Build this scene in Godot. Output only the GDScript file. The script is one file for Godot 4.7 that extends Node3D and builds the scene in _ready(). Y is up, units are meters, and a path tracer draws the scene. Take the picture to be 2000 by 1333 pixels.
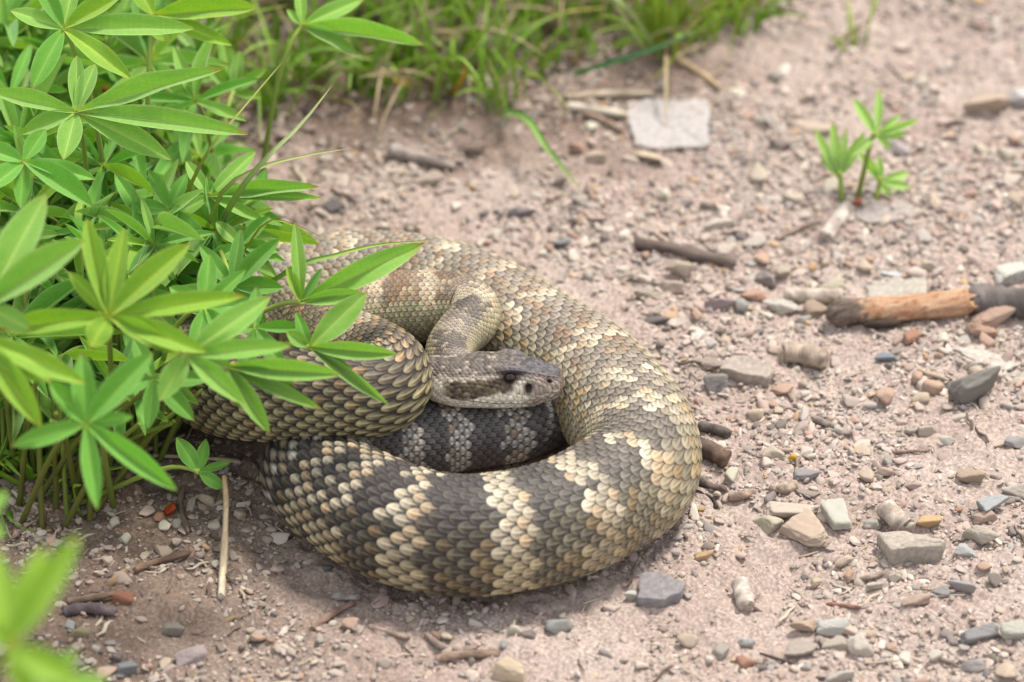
extends Node3D
# A coiled rattlesnake on a gravel path beside lupine leaves and grass. Metres, y up; the photograph's plane of focus is the snake.

const PITCH := 38.0          # degrees that the lens looks down
const DIST := 2.5            # metres from the lens to the middle of the coil
const PPM := 4540.0          # pixels of the 2000-wide photograph per metre at that distance
const LIGHT := 1.75          # how bright a level matt white surface renders; base colours are the photograph's divided by it

var eye: Vector3
var ahead: Vector3
var upward: Vector3
var rng := RandomNumberGenerator.new()
var taken := {}
var land := FastNoiseLite.new()
var lumps := FastNoiseLite.new()
var fine := FastNoiseLite.new()
var soil := FastNoiseLite.new()
var streaks := FastNoiseLite.new()
var mottle: Texture2D
var grainy: Texture2D
var speckle: Texture2D


func _ready():
	rng.seed = 20240611
	set_camera()
	set_sky()
	set_textures()
	build_ground()
	build_gravel()
	build_rattlesnake()
	build_stones()
	build_sticks()
	build_lupines()
	build_grasses()
	build_small_pebbles()


func set_camera():
	var p := deg_to_rad(PITCH)
	eye = Vector3(0, sin(p), cos(p)) * DIST
	ahead = -eye.normalized()
	upward = Vector3(0, cos(p), -sin(p))
	var cam := Camera3D.new()
	cam.name = "camera"
	add_child(cam)
	var focal := 12.0 / (666.5 / PPM / DIST)
	var at := CameraAttributesPhysical.new()
	at.frustum_focal_length = focal
	at.frustum_focus_distance = 2.41
	at.frustum_near = 0.05
	at.frustum_far = 400.0
	at.exposure_aperture = focal / 33.0
	cam.attributes = at
	cam.keep_aspect = Camera3D.KEEP_HEIGHT
	cam.fov = rad_to_deg(2.0 * atan(666.5 / PPM / DIST))
	cam.near = 0.05
	cam.far = 400.0
	cam.look_at_from_position(eye, Vector3.ZERO, Vector3.UP)
	cam.current = true


func set_sky():
	var sky_look := ProceduralSkyMaterial.new()
	sky_look.sky_top_color = Color(0.965, 0.975, 1.0)
	sky_look.sky_horizon_color = Color(0.9, 0.9, 0.905)
	sky_look.sky_curve = 0.3
	sky_look.ground_bottom_color = Color(0.42, 0.38, 0.34)
	sky_look.ground_horizon_color = Color(0.6, 0.58, 0.54)
	sky_look.sky_energy_multiplier = 0.68
	var e := Environment.new()
	e.background_mode = Environment.BG_SKY
	e.sky = Sky.new()
	e.sky.sky_material = sky_look
	e.tonemap_mode = Environment.TONE_MAPPER_LINEAR
	e.tonemap_exposure = 3.55
	e.sdfgi_enabled = true
	e.ssao_enabled = true
	e.ssil_enabled = true
	var w := WorldEnvironment.new()
	w.name = "overcast_sky"
	w.environment = e
	add_child(w)
	var sun := DirectionalLight3D.new()
	sun.name = "sun"
	sun.light_energy = 0.5
	sun.light_color = Color(1.0, 0.97, 0.92)
	sun.light_angular_distance = 11.0
	sun.shadow_enabled = true
	add_child(sun)
	sun.look_at_from_position(Vector3(0.55, 1.5, -0.55), Vector3.ZERO, Vector3.UP)


# ---------- helpers

func place(px: float, py: float, h := 0.0) -> Vector3:   # the point h metres above the ground that the photograph shows at that pixel
	var dir := ahead + Vector3.RIGHT * ((px - 1000.0) / PPM / DIST) + upward * ((666.5 - py) / PPM / DIST)
	return eye + dir * ((h - eye.y) / dir.y)


func sight(px: float, py: float) -> Vector3:
	return (ahead + Vector3.RIGHT * ((px - 1000.0) / PPM / DIST) + upward * ((666.5 - py) / PPM / DIST)).normalized()


func ground_y(x: float, z: float) -> float:
	return land.get_noise_2d(x, z) * 0.0050 + lumps.get_noise_2d(x, z) * 0.0024 + fine.get_noise_2d(x, z) * 0.0017


func grounded(px: float, py: float, lift := 0.0) -> Vector3:
	var p := place(px, py, lift)
	for i in 3:
		p = place(px, py, ground_y(p.x, p.z) + lift)
	return p


func look(r: float, g: float, b: float) -> Color:   # base colour (sRGB) of what the photograph shows as r, g, b in open light
	var c := Color(r / 255.0, g / 255.0, b / 255.0).srgb_to_linear()
	return Color(c.r / LIGHT, c.g / LIGHT, c.b / LIGHT).linear_to_srgb()


func paint(c: Color, rough := 0.85, vertex := false) -> StandardMaterial3D:
	var m := StandardMaterial3D.new()
	m.albedo_color = c
	m.roughness = rough
	m.metallic_specular = 0.35
	if vertex:
		m.vertex_color_use_as_albedo = true
		m.vertex_color_is_srgb = true
	return m


func numbered(called: String) -> String:
	var n: int = taken.get(called, 0)
	taken[called] = n + 1
	return called if n == 0 else "%s_%03d" % [called, n]


func tag(o: Node, label: String, category: String, group := "", kind := ""):
	if label: o.set_meta("label", label)
	if category: o.set_meta("category", category)
	if group: o.set_meta("group", group)
	if kind: o.set_meta("kind", kind)


func solid(called: String, mesh: Mesh, m: Material, parent: Node = self) -> MeshInstance3D:
	var o := MeshInstance3D.new()
	o.name = numbered(called) if parent == self else called
	o.mesh = mesh
	o.material_override = m
	parent.add_child(o, true)
	return o


func thing(called: String, at: Vector3) -> Node3D:
	var o := Node3D.new()
	o.name = numbered(called)
	o.position = at
	add_child(o, true)
	return o


func to_mesh(v: PackedVector3Array, c: PackedColorArray, idx: PackedInt32Array, smooth := true) -> ArrayMesh:
	var a := []
	a.resize(Mesh.ARRAY_MAX)
	a[Mesh.ARRAY_VERTEX] = v
	if c.size(): a[Mesh.ARRAY_COLOR] = c
	a[Mesh.ARRAY_INDEX] = idx
	if smooth:
		var n := PackedVector3Array()
		n.resize(v.size())
		for k in range(0, idx.size(), 3):
			var i := idx[k]
			var j := idx[k + 1]
			var l := idx[k + 2]
			var f := (v[l] - v[i]).cross(v[j] - v[i])
			n[i] += f
			n[j] += f
			n[l] += f
		for k in n.size():
			n[k] = n[k].normalized()
		a[Mesh.ARRAY_NORMAL] = n
	var m := ArrayMesh.new()
	m.add_surface_from_arrays(Mesh.PRIMITIVE_TRIANGLES, a)
	return m


func quad(idx: PackedInt32Array, a: int, b: int, c: int, d: int):   # a b c d run clockwise as seen from outside
	idx.append(a); idx.append(b); idx.append(c)
	idx.append(a); idx.append(c); idx.append(d)


func noise(kind: int, frequency: float, at_seed: int, octaves := 3) -> FastNoiseLite:
	var n := FastNoiseLite.new()
	n.noise_type = kind
	n.frequency = frequency
	n.seed = at_seed
	n.fractal_octaves = octaves
	return n


func noise_texture(n: FastNoiseLite, size: int, lo: float, hi: float) -> ImageTexture:
	var im := n.get_seamless_image(size, size, false, false, 0.12, true)
	im.convert(Image.FORMAT_RGB8)
	var out := Image.create(size, size, false, Image.FORMAT_RGB8)
	for y in size:
		for x in size:
			var g := lo + (hi - lo) * im.get_pixel(x, y).r
			out.set_pixel(x, y, Color(g, g, g))
	return ImageTexture.create_from_image(out)


func set_textures():
	land = noise(FastNoiseLite.TYPE_SIMPLEX_SMOOTH, 9.0, 3, 2)
	lumps = noise(FastNoiseLite.TYPE_SIMPLEX_SMOOTH, 60.0, 5, 3)
	fine = noise(FastNoiseLite.TYPE_SIMPLEX_SMOOTH, 240.0, 8, 3)
	soil = noise(FastNoiseLite.TYPE_SIMPLEX_SMOOTH, 14.0, 12, 4)
	streaks = noise(FastNoiseLite.TYPE_SIMPLEX_SMOOTH, 0.02, 31, 3)
	mottle = noise_texture(noise(FastNoiseLite.TYPE_SIMPLEX_SMOOTH, 0.02, 21, 5), 256, 0.78, 1.0)
	speckle = noise_texture(noise(FastNoiseLite.TYPE_VALUE_CUBIC, 0.11, 25, 4), 256, 0.6, 1.1)
	grainy = noise_texture(noise(FastNoiseLite.TYPE_VALUE, 0.22, 22, 2), 256, 0.7, 1.0)


func textured(m: StandardMaterial3D, t: Texture2D, per_metre: float, bump := 0.0) -> StandardMaterial3D:
	m.albedo_texture = t
	m.uv1_triplanar = true
	m.uv1_scale = Vector3.ONE * per_metre
	if bump > 0.0:
		m.heightmap_enabled = true
		m.heightmap_texture = grainy
		m.heightmap_scale = bump
	return m


func tube(pts: Array, radii: Array, sides := 8, color_a := Color.WHITE, color_b := Color.WHITE, rough := 0.0, caps := true) -> ArrayMesh:
	var v := PackedVector3Array()
	var c := PackedColorArray()
	var idx := PackedInt32Array()
	var n := pts.size()
	var side := Vector3.ZERO
	for i in n:
		var t: Vector3 = (pts[mini(i + 1, n - 1)] - pts[maxi(i - 1, 0)]).normalized()
		if side == Vector3.ZERO:
			side = t.cross(Vector3.UP if absf(t.y) < 0.9 else Vector3.RIGHT).normalized()
		side = (side - t * side.dot(t)).normalized()
		var other := t.cross(side)
		for j in sides:
			var a := TAU * j / sides
			var r: float = radii[i]
			if rough > 0.0:
				r *= 1.0 + rough * rng.randf_range(-1, 1)
			var ragged := Vector3.ZERO
			if rough > 0.0 and caps and (i == 0 or i == n - 1):
				ragged = t * radii[i] * rng.randf_range(-0.45, 0.45)
			v.append(pts[i] + (side * cos(a) + other * sin(a)) * r + ragged)
			var col := color_a.lerp(color_b, float(i) / maxf(n - 1, 1))
			if rough > 0.0:
				var streak := streaks.get_noise_2d(j * 90.0, i * 9.0 + pts[0].x * 9000.0)
				col = Color(clampf(col.r * (1.0 + 0.28 * streak), 0, 1), clampf(col.g * (1.0 + 0.29 * streak), 0, 1), clampf(col.b * (1.0 + 0.3 * streak), 0, 1))
			c.append(col)
	for i in n - 1:
		for j in sides:
			var k := (j + 1) % sides
			quad(idx, i * sides + j, i * sides + k, (i + 1) * sides + k, (i + 1) * sides + j)
	if caps:
		for e in 2:
			var ring := 0 if e == 0 else (n - 1) * sides
			var first := v.size()
			for j in sides:
				v.append(v[ring + j])
				c.append(c[ring + j])
			v.append(pts[0] if e == 0 else pts[n - 1])
			c.append(c[ring])
			for j in sides:
				var k := (j + 1) % sides
				if e == 0:
					idx.append(first + sides); idx.append(first + k); idx.append(first + j)
				else:
					idx.append(first + sides); idx.append(first + j); idx.append(first + k)
	return to_mesh(v, c, idx)


func curve_points(keys: Array, count: int) -> Array:   # a smooth line through the keys
	var out := []
	for i in count:
		var f := float(i) / (count - 1) * (keys.size() - 1)
		var k := mini(int(f), keys.size() - 2)
		var t := f - k
		var a: Vector3 = keys[maxi(k - 1, 0)]
		var b: Vector3 = keys[k]
		var c: Vector3 = keys[k + 1]
		var d: Vector3 = keys[mini(k + 2, keys.size() - 1)]
		out.append(b.cubic_interpolate(c, a, d, t))
	return out


# ---------- the ground

func stretch(f: float, core: float) -> float:   # even steps in the middle, ever larger ones out to the horizon
	var a := absf(f)
	if a <= 1.0:
		return f * core
	return signf(f) * core * (1.0 + (exp((a - 1.0) * 7.5) - 1.0) / 7.5)


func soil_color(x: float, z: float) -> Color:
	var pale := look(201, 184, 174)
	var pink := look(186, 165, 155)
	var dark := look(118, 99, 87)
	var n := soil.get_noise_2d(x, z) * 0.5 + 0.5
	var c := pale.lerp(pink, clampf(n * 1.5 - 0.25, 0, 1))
	# leaf mould and damp soil under lupines and grass, some lupine shade painted in
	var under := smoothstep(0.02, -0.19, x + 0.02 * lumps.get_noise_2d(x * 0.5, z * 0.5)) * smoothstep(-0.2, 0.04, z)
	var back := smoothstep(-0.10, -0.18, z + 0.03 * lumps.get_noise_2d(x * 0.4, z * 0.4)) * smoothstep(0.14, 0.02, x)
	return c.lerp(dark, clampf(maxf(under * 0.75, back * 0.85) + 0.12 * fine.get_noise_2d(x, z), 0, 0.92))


func build_ground():
	var nx := 500
	var nz := 540
	var v := PackedVector3Array()
	var c := PackedColorArray()
	var idx := PackedInt32Array()
	for j in nz + 1:
		var z := stretch((float(j) / nz * 2.0 - 1.0) * 1.75, 0.3) - 0.02
		for i in nx + 1:
			var x := stretch((float(i) / nx * 2.0 - 1.0) * 1.75, 0.26)
			v.append(Vector3(x, ground_y(x, z), z))
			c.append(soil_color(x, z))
	for j in nz:
		for i in nx:
			var a := j * (nx + 1) + i
			quad(idx, a, a + 1, a + nx + 2, a + nx + 1)
	var m := textured(paint(Color(1.17, 1.17, 1.17), 0.95, true), speckle, 38.0, 0.12)
	var o := solid("ground", to_mesh(v, c, idx), m)
	tag(o, "", "", "", "structure")


var pebble_shapes: Array = []   # small ones, unit sized
var rock_shapes: Array = []


func ball(level: int) -> Array:   # icosphere: [points, triangles]
	var t := (1.0 + sqrt(5.0)) / 2.0
	var p := [Vector3(-1, t, 0), Vector3(1, t, 0), Vector3(-1, -t, 0), Vector3(1, -t, 0), Vector3(0, -1, t), Vector3(0, 1, t), Vector3(0, -1, -t), Vector3(0, 1, -t), Vector3(t, 0, -1), Vector3(t, 0, 1), Vector3(-t, 0, -1), Vector3(-t, 0, 1)]
	for i in p.size():
		p[i] = p[i].normalized()
	var f := [[0, 11, 5], [0, 5, 1], [0, 1, 7], [0, 7, 10], [0, 10, 11], [1, 5, 9], [5, 11, 4], [11, 10, 2], [10, 7, 6], [7, 1, 8], [3, 9, 4], [3, 4, 2], [3, 2, 6], [3, 6, 8], [3, 8, 9], [4, 9, 5], [2, 4, 11], [6, 2, 10], [8, 6, 7], [9, 8, 1]]
	for l in level:
		var mids := {}
		var g := []
		for tri in f:
			var m := []
			for e in 3:
				var a: int = tri[e]
				var b: int = tri[(e + 1) % 3]
				var key := mini(a, b) * 100000 + maxi(a, b)
				if not mids.has(key):
					mids[key] = p.size()
					p.append((p[a] + p[b]).normalized())
				m.append(mids[key])
			g.append([tri[0], m[0], m[2]])
			g.append([tri[1], m[1], m[0]])
			g.append([tri[2], m[2], m[1]])
			g.append([m[0], m[1], m[2]])
		f = g
	return [p, f]


func stone_mesh(level: int, at_seed: int, faces: int, sharp: float, rough := 0.03, squash := Vector3.ONE) -> ArrayMesh:
	# a stone broken along some planes, its edges worn round
	var r := RandomNumberGenerator.new()
	r.seed = at_seed
	var planes := []
	for k in faces:
		var d := Vector3(r.randfn(), r.randfn(), r.randfn()).normalized()
		planes.append([d, r.randf_range(0.58, 0.95)])
	for d in [Vector3.UP, Vector3.DOWN, Vector3.LEFT, Vector3.RIGHT, Vector3.FORWARD, Vector3.BACK]:
		planes.append([(d + Vector3(r.randf_range(-.5, .5), r.randf_range(-.5, .5), r.randf_range(-.5, .5))).normalized(), r.randf_range(0.85, 1.15)])
	var n := noise(FastNoiseLite.TYPE_SIMPLEX_SMOOTH, 1.4, at_seed, 3)
	var b := ball(level)
	var v := PackedVector3Array()
	var idx := PackedInt32Array()
	for p: Vector3 in b[0]:
		var sum := 0.0
		for pl in planes:
			var d: float = maxf(p.dot(pl[0]), 0.0) / pl[1]
			sum += pow(d, sharp)
		var q := p * pow(maxf(sum, 1e-9), -1.0 / sharp)
		q *= 1.0 + rough * n.get_noise_3dv(p * 1.3) * 2.0
		v.append(q * squash)
	for tri in b[1]:
		idx.append(tri[0]); idx.append(tri[2]); idx.append(tri[1])
	# fit into a box of side 2
	var lo := v[0]
	var hi := v[0]
	for p in v:
		lo = lo.min(p)
		hi = hi.max(p)
	for k in v.size():
		v[k] = (v[k] - (lo + hi) * 0.5) / (hi - lo) * 2.0
	return to_mesh(v, PackedColorArray(), idx)


func scatter(called: String, mesh: Mesh, m: Material, spots: Array, tints: Array):
	var mm := MultiMesh.new()
	mm.transform_format = MultiMesh.TRANSFORM_3D
	mm.use_colors = true
	mm.mesh = mesh
	mm.instance_count = spots.size()
	for i in spots.size():
		mm.set_instance_transform(i, spots[i])
		mm.set_instance_color(i, tints[i])
	var o := MultiMeshInstance3D.new()
	o.name = numbered(called)
	o.multimesh = mm
	o.material_override = m
	add_child(o, true)
	tag(o, "", "", "", "stuff")


func stone_tint() -> Color:   # the mix of pebbles on this path
	var k := rng.randf()
	var c: Color
	if k < 0.42: c = Color8(212, 195, 183)
	elif k < 0.58: c = Color8(199, 176, 164)
	elif k < 0.70: c = Color8(186, 180, 174)
	elif k < 0.82: c = Color8(232, 220, 206)
	elif k < 0.89: c = Color8(160, 148, 140)
	elif k < 0.93: c = Color8(124, 118, 116)
	elif k < 0.95: c = Color8(194, 158, 140)
	elif k < 0.962: c = Color8(214, 178, 136)
	else: c = Color8(188, 184, 180)
	var j := rng.randf_range(0.88, 1.1)
	return look(c.r8 * j, c.g8 * j, c.b8 * j)


func gravelly(x: float, z: float) -> float:   # how stony the path is there, 0 to 1
	var g := 0.5 + 1.15 * soil.get_noise_2d(x * 0.8 + 3.0, z * 0.8)
	g += 0.35 * smoothstep(0.02, 0.12, x) * smoothstep(0.14, 0.02, z) * smoothstep(-0.2, -0.08, z)
	g -= 0.35 * smoothstep(0.06, 0.14, z) * smoothstep(0.2, 0.0, absf(x - 0.02))
	return clampf(g, 0.05, 1.0)


func build_gravel():
	for k in 6:
		pebble_shapes.append(stone_mesh(1, 100 + k, 6, 14.0, 0.05))
	for k in 10:
		rock_shapes.append(stone_mesh(2, 200 + k, 6, 12.0, 0.04))
	# grains, grit, gravel: nobody could count them
	var kinds := [[46000, 0.00035, 0.0009, "sand_grains"], [52000, 0.0006, 0.0015, "grit"], [15000, 0.0011, 0.0023, "gravel"], [4200, 0.0018, 0.0036, "coarse_gravel"]]
	var look_of := paint(Color.WHITE, 0.9, true)
	for kind in kinds:
		var spots := []
		var tints := []
		for s in 6:
			spots.append([])
			tints.append([])
		for i in kind[0]:
			var x := rng.randf_range(-0.27, 0.27)
			var z := rng.randf_range(-0.33, 0.29)
			if rng.randf() > gravelly(x, z):
				continue
			var r: float = lerpf(kind[1], kind[2], pow(rng.randf(), 1.8))
			var dims := Vector3(r * rng.randf_range(0.8, 1.6), r * rng.randf_range(0.28, 0.75), r * rng.randf_range(0.6, 1.15))
			var b := Basis.from_euler(Vector3(rng.randf_range(-.5, .5), rng.randf() * TAU, rng.randf_range(-.5, .5))) * Basis.from_scale(dims)
			var s := rng.randi() % 6
			spots[s].append(Transform3D(b, Vector3(x, ground_y(x, z) + dims.y * rng.randf_range(0.0, 0.5), z)))
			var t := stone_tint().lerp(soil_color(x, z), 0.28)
			tints[s].append(t)
		for s in 6:
			scatter(kind[3], rock_shapes[s] if kind[2] > 0.003 else pebble_shapes[s], look_of, spots[s], tints[s])
	# bits of dead stem and chaff
	var chip := tube([Vector3(-1, 0, 0), Vector3(-0.3, 0.05, 0.06), Vector3(0.4, 0.0, -0.05), Vector3(1, 0.06, 0)], [0.05, 0.075, 0.07, 0.04], 5)
	var spots := []
	var tints := []
	for i in 2800:
		var x := rng.randf_range(-0.27, 0.27)
		var z := rng.randf_range(-0.31, 0.27)
		var litter := 0.25 + 0.75 * smoothstep(-0.12, -0.2, z) * smoothstep(0.14, 0.05, x) + 0.5 * smoothstep(0.0, -0.12, x)
		if rng.randf() > litter:
			continue
		var l := lerpf(0.0015, 0.008, pow(rng.randf(), 2.0))
		var b := Basis.from_euler(Vector3(rng.randf_range(-.2, .2), rng.randf() * TAU, rng.randf_range(-.2, .2))) * Basis.from_scale(Vector3(l, l * rng.randf_range(0.8, 2.2), l * rng.randf_range(0.8, 2.2)))
		spots.append(Transform3D(b, Vector3(x, ground_y(x, z) + 0.0008, z)))
		var t: Array = [[196, 176, 156], [150, 132, 120], [120, 104, 96], [214, 200, 180]][rng.randi() % 4]
		tints.append(look(t[0], t[1], t[2]))
	scatter("plant_litter", chip, look_of, spots, tints)


# ---------- the rattlesnake

var spine_p := PackedVector3Array()   # evenly spaced samples from the head to the tail
var spine_t := PackedVector3Array()
var spine_u := PackedVector3Array()
var spine_b := PackedVector3Array()
var spine_r := PackedFloat32Array()
var spine_step := 0.001
var sv := PackedVector3Array()
var sc := PackedColorArray()
var si := PackedInt32Array()
var band_s: Array = []
var mark := {}


func lay_spine():
	# x and y in the photograph, height of the middle above the ground and radius, both in the photograph's pixels
	var keys := [
		[928, 739, 204, 42], [900, 732, 206, 48], [880, 712, 208, 50], [878, 684, 210, 51], [897, 654, 212, 52], [922, 628, 212, 55], [918, 602, 208, 62], [882, 596, 203, 69], [830, 598, 196, 74],
		[770, 600, 190, 75], [700, 606, 188, 75], [645, 622, 190, 75], [618, 640, 198, 75], [632, 664, 210, 80], [676, 684, 220, 84], [722, 706, 226, 88], [752, 732, 234, 91], [742, 757, 240, 93],
		[690, 766, 244, 94], [600, 768, 236, 97], [510, 768, 205, 99], [445, 756, 165, 102], [408, 726, 130, 104], [400, 684, 112, 105], [430, 632, 104, 104], [500, 588, 101, 102], [605, 560, 100, 102],
		[720, 549, 100, 103], [850, 565, 104, 105], [946, 604, 108, 109], [1041, 664, 112, 113], [1132, 724, 115, 116], [1196, 784, 117, 118], [1236, 842, 118, 119], [1250, 888, 118, 119],
		[1238, 934, 118, 118], [1173, 979, 118, 118], [1089, 1019, 118, 118], [990, 1042, 118, 118], [900, 1049, 118, 118], [810, 1036, 117, 118], [733, 1006, 114, 116], [664, 967, 110, 111],
		[622, 938, 104, 105], [610, 912, 97, 100], [640, 886, 92, 92], [715, 868, 90, 85], [820, 856, 90, 82], [920, 846, 88, 79], [1010, 834, 84, 75], [1078, 806, 76, 69], [1114, 770, 66, 60], [1100, 735, 50, 50], [1050, 705, 40, 40], [990, 695, 30, 30],
	]
	var p := []
	var r := []
	for k in keys:
		p.append(place(k[0], k[1], (k[2] - 5.0) / PPM))
		r.append((k[3] - 6.0) / PPM)
	# dense samples, then even ones
	var dp := PackedVector3Array()
	var dr := PackedFloat32Array()
	var ds := PackedFloat32Array()
	var n := p.size()
	var total := 0.0
	for k in n - 1:
		for q in 24:
			var t := q / 24.0
			var a: Vector3 = p[maxi(k - 1, 0)]
			var b: Vector3 = p[k]
			var c: Vector3 = p[k + 1]
			var d: Vector3 = p[mini(k + 2, n - 1)]
			var w := b.cubic_interpolate(c, a, d, t)
			if dp.size():
				total += dp[dp.size() - 1].distance_to(w)
			dp.append(w)
			dr.append(lerpf(r[k], r[k + 1], t))
			ds.append(total)
	var count := int(total / spine_step)
	var at := 0
	for i in count:
		var s := i * spine_step
		while at < ds.size() - 2 and ds[at + 1] < s:
			at += 1
		var f := (s - ds[at]) / maxf(ds[at + 1] - ds[at], 1e-9)
		spine_p.append(dp[at].lerp(dp[at + 1], f))
		spine_r.append(lerpf(dr[at], dr[at + 1], f))
	for pass_ in 6:   # even out what the keys leave uneven
		var q := spine_p.duplicate()
		for i in range(1, count - 1):
			spine_p[i] = (q[i - 1] + q[i] * 2.0 + q[i + 1]) * 0.25
	for i in count:
		var t := (spine_p[mini(i + 1, count - 1)] - spine_p[maxi(i - 1, 0)]).normalized()
		spine_t.append(t)
		var u := (Vector3.UP - t * t.y).normalized()
		spine_u.append(u)
		spine_b.append(t.cross(u))


func nearest_s(px: float, py: float) -> float:   # the place along the back that the photograph shows there
	var best := 1e9
	var s := 0.0
	var ray := sight(px, py)
	for i in range(0, spine_p.size(), 2):
		if i * spine_step < mark.get("coil", 0.0):
			continue
		var q := spine_p[i] + spine_u[i] * spine_r[i] - eye
		var d := (q - ray * q.dot(ray)).length()
		if d < best:
			best = d
			s = i * spine_step
	return s


func skin_color(s: float, a: float) -> Array:   # [colour of a scale, of its rim, of the skin round it]; s along the body, a round it from the back, in radians
	var side := absf(a) + rng.randf_range(-0.12, 0.12)
	var near := 1.0
	for b in band_s:
		near = minf(near, absf(s - b))
	var L := 0.0072
	var jitter := rng.randf_range(-0.3, 0.3)
	var c: Color
	var rim: Color
	var skin: Color
	var cream := Color8(238, 224, 196)
	if rng.randf() < 0.2:
		cream = cream.lerp(Color8(222, 180, 132), 0.5)
	if s < mark.fold:      # neck and the arch behind the head
		var q: float = clampf(s / mark.fold, 0, 1)
		var back := Color8(138, 126, 118).darkened(0.3 * smoothstep(0.2, -0.3, sin(s * 260.0))).lerp(Color8(150, 112, 78), smoothstep(0.3, 0.6, q) * rng.randf_range(0.3, 1.0))
		c = back.lerp(Color8(192, 184, 148), smoothstep(0.6, 1.0, side))
		if near + jitter * L < 0.5 * L and side < 0.9: c = c.lerp(cream, 0.75)
		elif rng.randf() < 0.1: c = c.lerp(Color8(212, 186, 150), 0.6)
		if fmod(s, 0.024) < 0.007 and side < 0.8: c = c.lerp(Color8(206, 190, 164), 0.35)
		rim = c.lerp(Color8(226, 212, 184), 0.3)
		skin = Color8(48, 42, 40)
	elif s < mark.coil:    # the bend in front
		c = Color8(118, 104, 88).lerp(Color8(146, 138, 104), smoothstep(0.6, 1.3, side))
		if near + jitter * L < 0.6 * L and side < 0.7: c = c.lerp(cream, 0.5)
		if rng.randf() < 0.15: c = c.lerp(Color8(196, 150, 104), 0.6)
		rim = c.lerp(Color8(216, 204, 160), 0.3 + 0.4 * smoothstep(0.6, 1.4, side))
		skin = Color8(56, 49, 45)
		if rng.randf() < smoothstep(1.0, 1.6, side) * 0.5: c = c.lerp(Color8(196, 186, 138), 0.7)
	else:
		var q: float = clampf((s - mark.right) / (mark.left - mark.right), 0, 1)
		var loose := smoothstep(0.25, 0.8, q)
		var back := Color8(158, 146, 135).lerp(Color8(78, 72, 71), smoothstep(0.15, 0.8, q))
		if q < 0.3 and rng.randf() < 0.25: back = back.lerp(Color8(166, 126, 98), 0.6)
		var flank := Color8(194, 184, 156).lerp(Color8(88, 81, 71), loose)
		c = back.lerp(flank, smoothstep(0.5, 0.9, side))
		if side > 0.9 and rng.randf() < 0.3: c = c.lerp(Color8(204, 156, 96), 0.5 * (1.0 - 0.4 * loose))
		rim = c.lerp(Color8(222, 208, 170), lerpf(0.36, 0.2, loose) + 0.25 * smoothstep(0.8, 1.5, side))
		skin = Color8(64, 57, 53).lerp(Color8(50, 46, 46), loose)
		var wide := lerpf(0.6, 0.95, loose) * (1.0 if rng.randf() < lerpf(0.64, 0.86, loose) else 0.25)
		if s > mark.left + 0.01:
			var t: float = clampf((s - mark.left) / 0.05, 0, 1)
			c = c.lerp(Color8(112, 107, 106), t)
			rim = c.lerp(Color8(140, 134, 130), 0.3)
			skin = skin.lerp(Color8(46, 44, 47), t)
			wide = 0.62
			if near + jitter * L < wide * L: c = Color8(255, 250, 238) if rng.randf() < 0.85 else Color8(214, 188, 158)
		elif near + jitter * L < wide * L:
			var faint := smoothstep(0.55, 1.0, side) * (1.0 - loose)
			var tone := cream.lerp(Color8(208, 190, 144), smoothstep(1.0, 1.5, side) * 0.7)
			c = c.lerp(tone, (0.95 - 0.6 * faint) * rng.randf_range(lerpf(0.4, 0.75, loose), 1.0))
			rim = c.lerp(cream, 0.4)
		elif loose < 0.5 and rng.randf() < 0.07:
			c = c.lerp(cream, 0.5)
		elif near > 2.0 * L and near < 2.9 * L and side < 1.0:
			c = c.darkened(0.12 * (0.4 + loose))
	var j := rng.randf_range(0.9, 1.1)
	return [look(c.r8 * j, c.g8 * j, c.b8 * j), look(rim.r8 * j, rim.g8 * j, rim.b8 * j), look(skin.r8, skin.g8, skin.b8)]


const SU := [0.0, 0.22, 0.42, 0.58, 0.72, 0.83, 0.91, 0.96, 0.99, 1.0]
const SW := [0.7, 0.9, 1.0, 1.0, 0.93, 0.8, 0.61, 0.42, 0.2, 0.16]
const SVV := [-1.0, -0.84, -0.6, -0.28, -0.06, 0.06, 0.28, 0.6, 0.84, 1.0]


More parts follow.
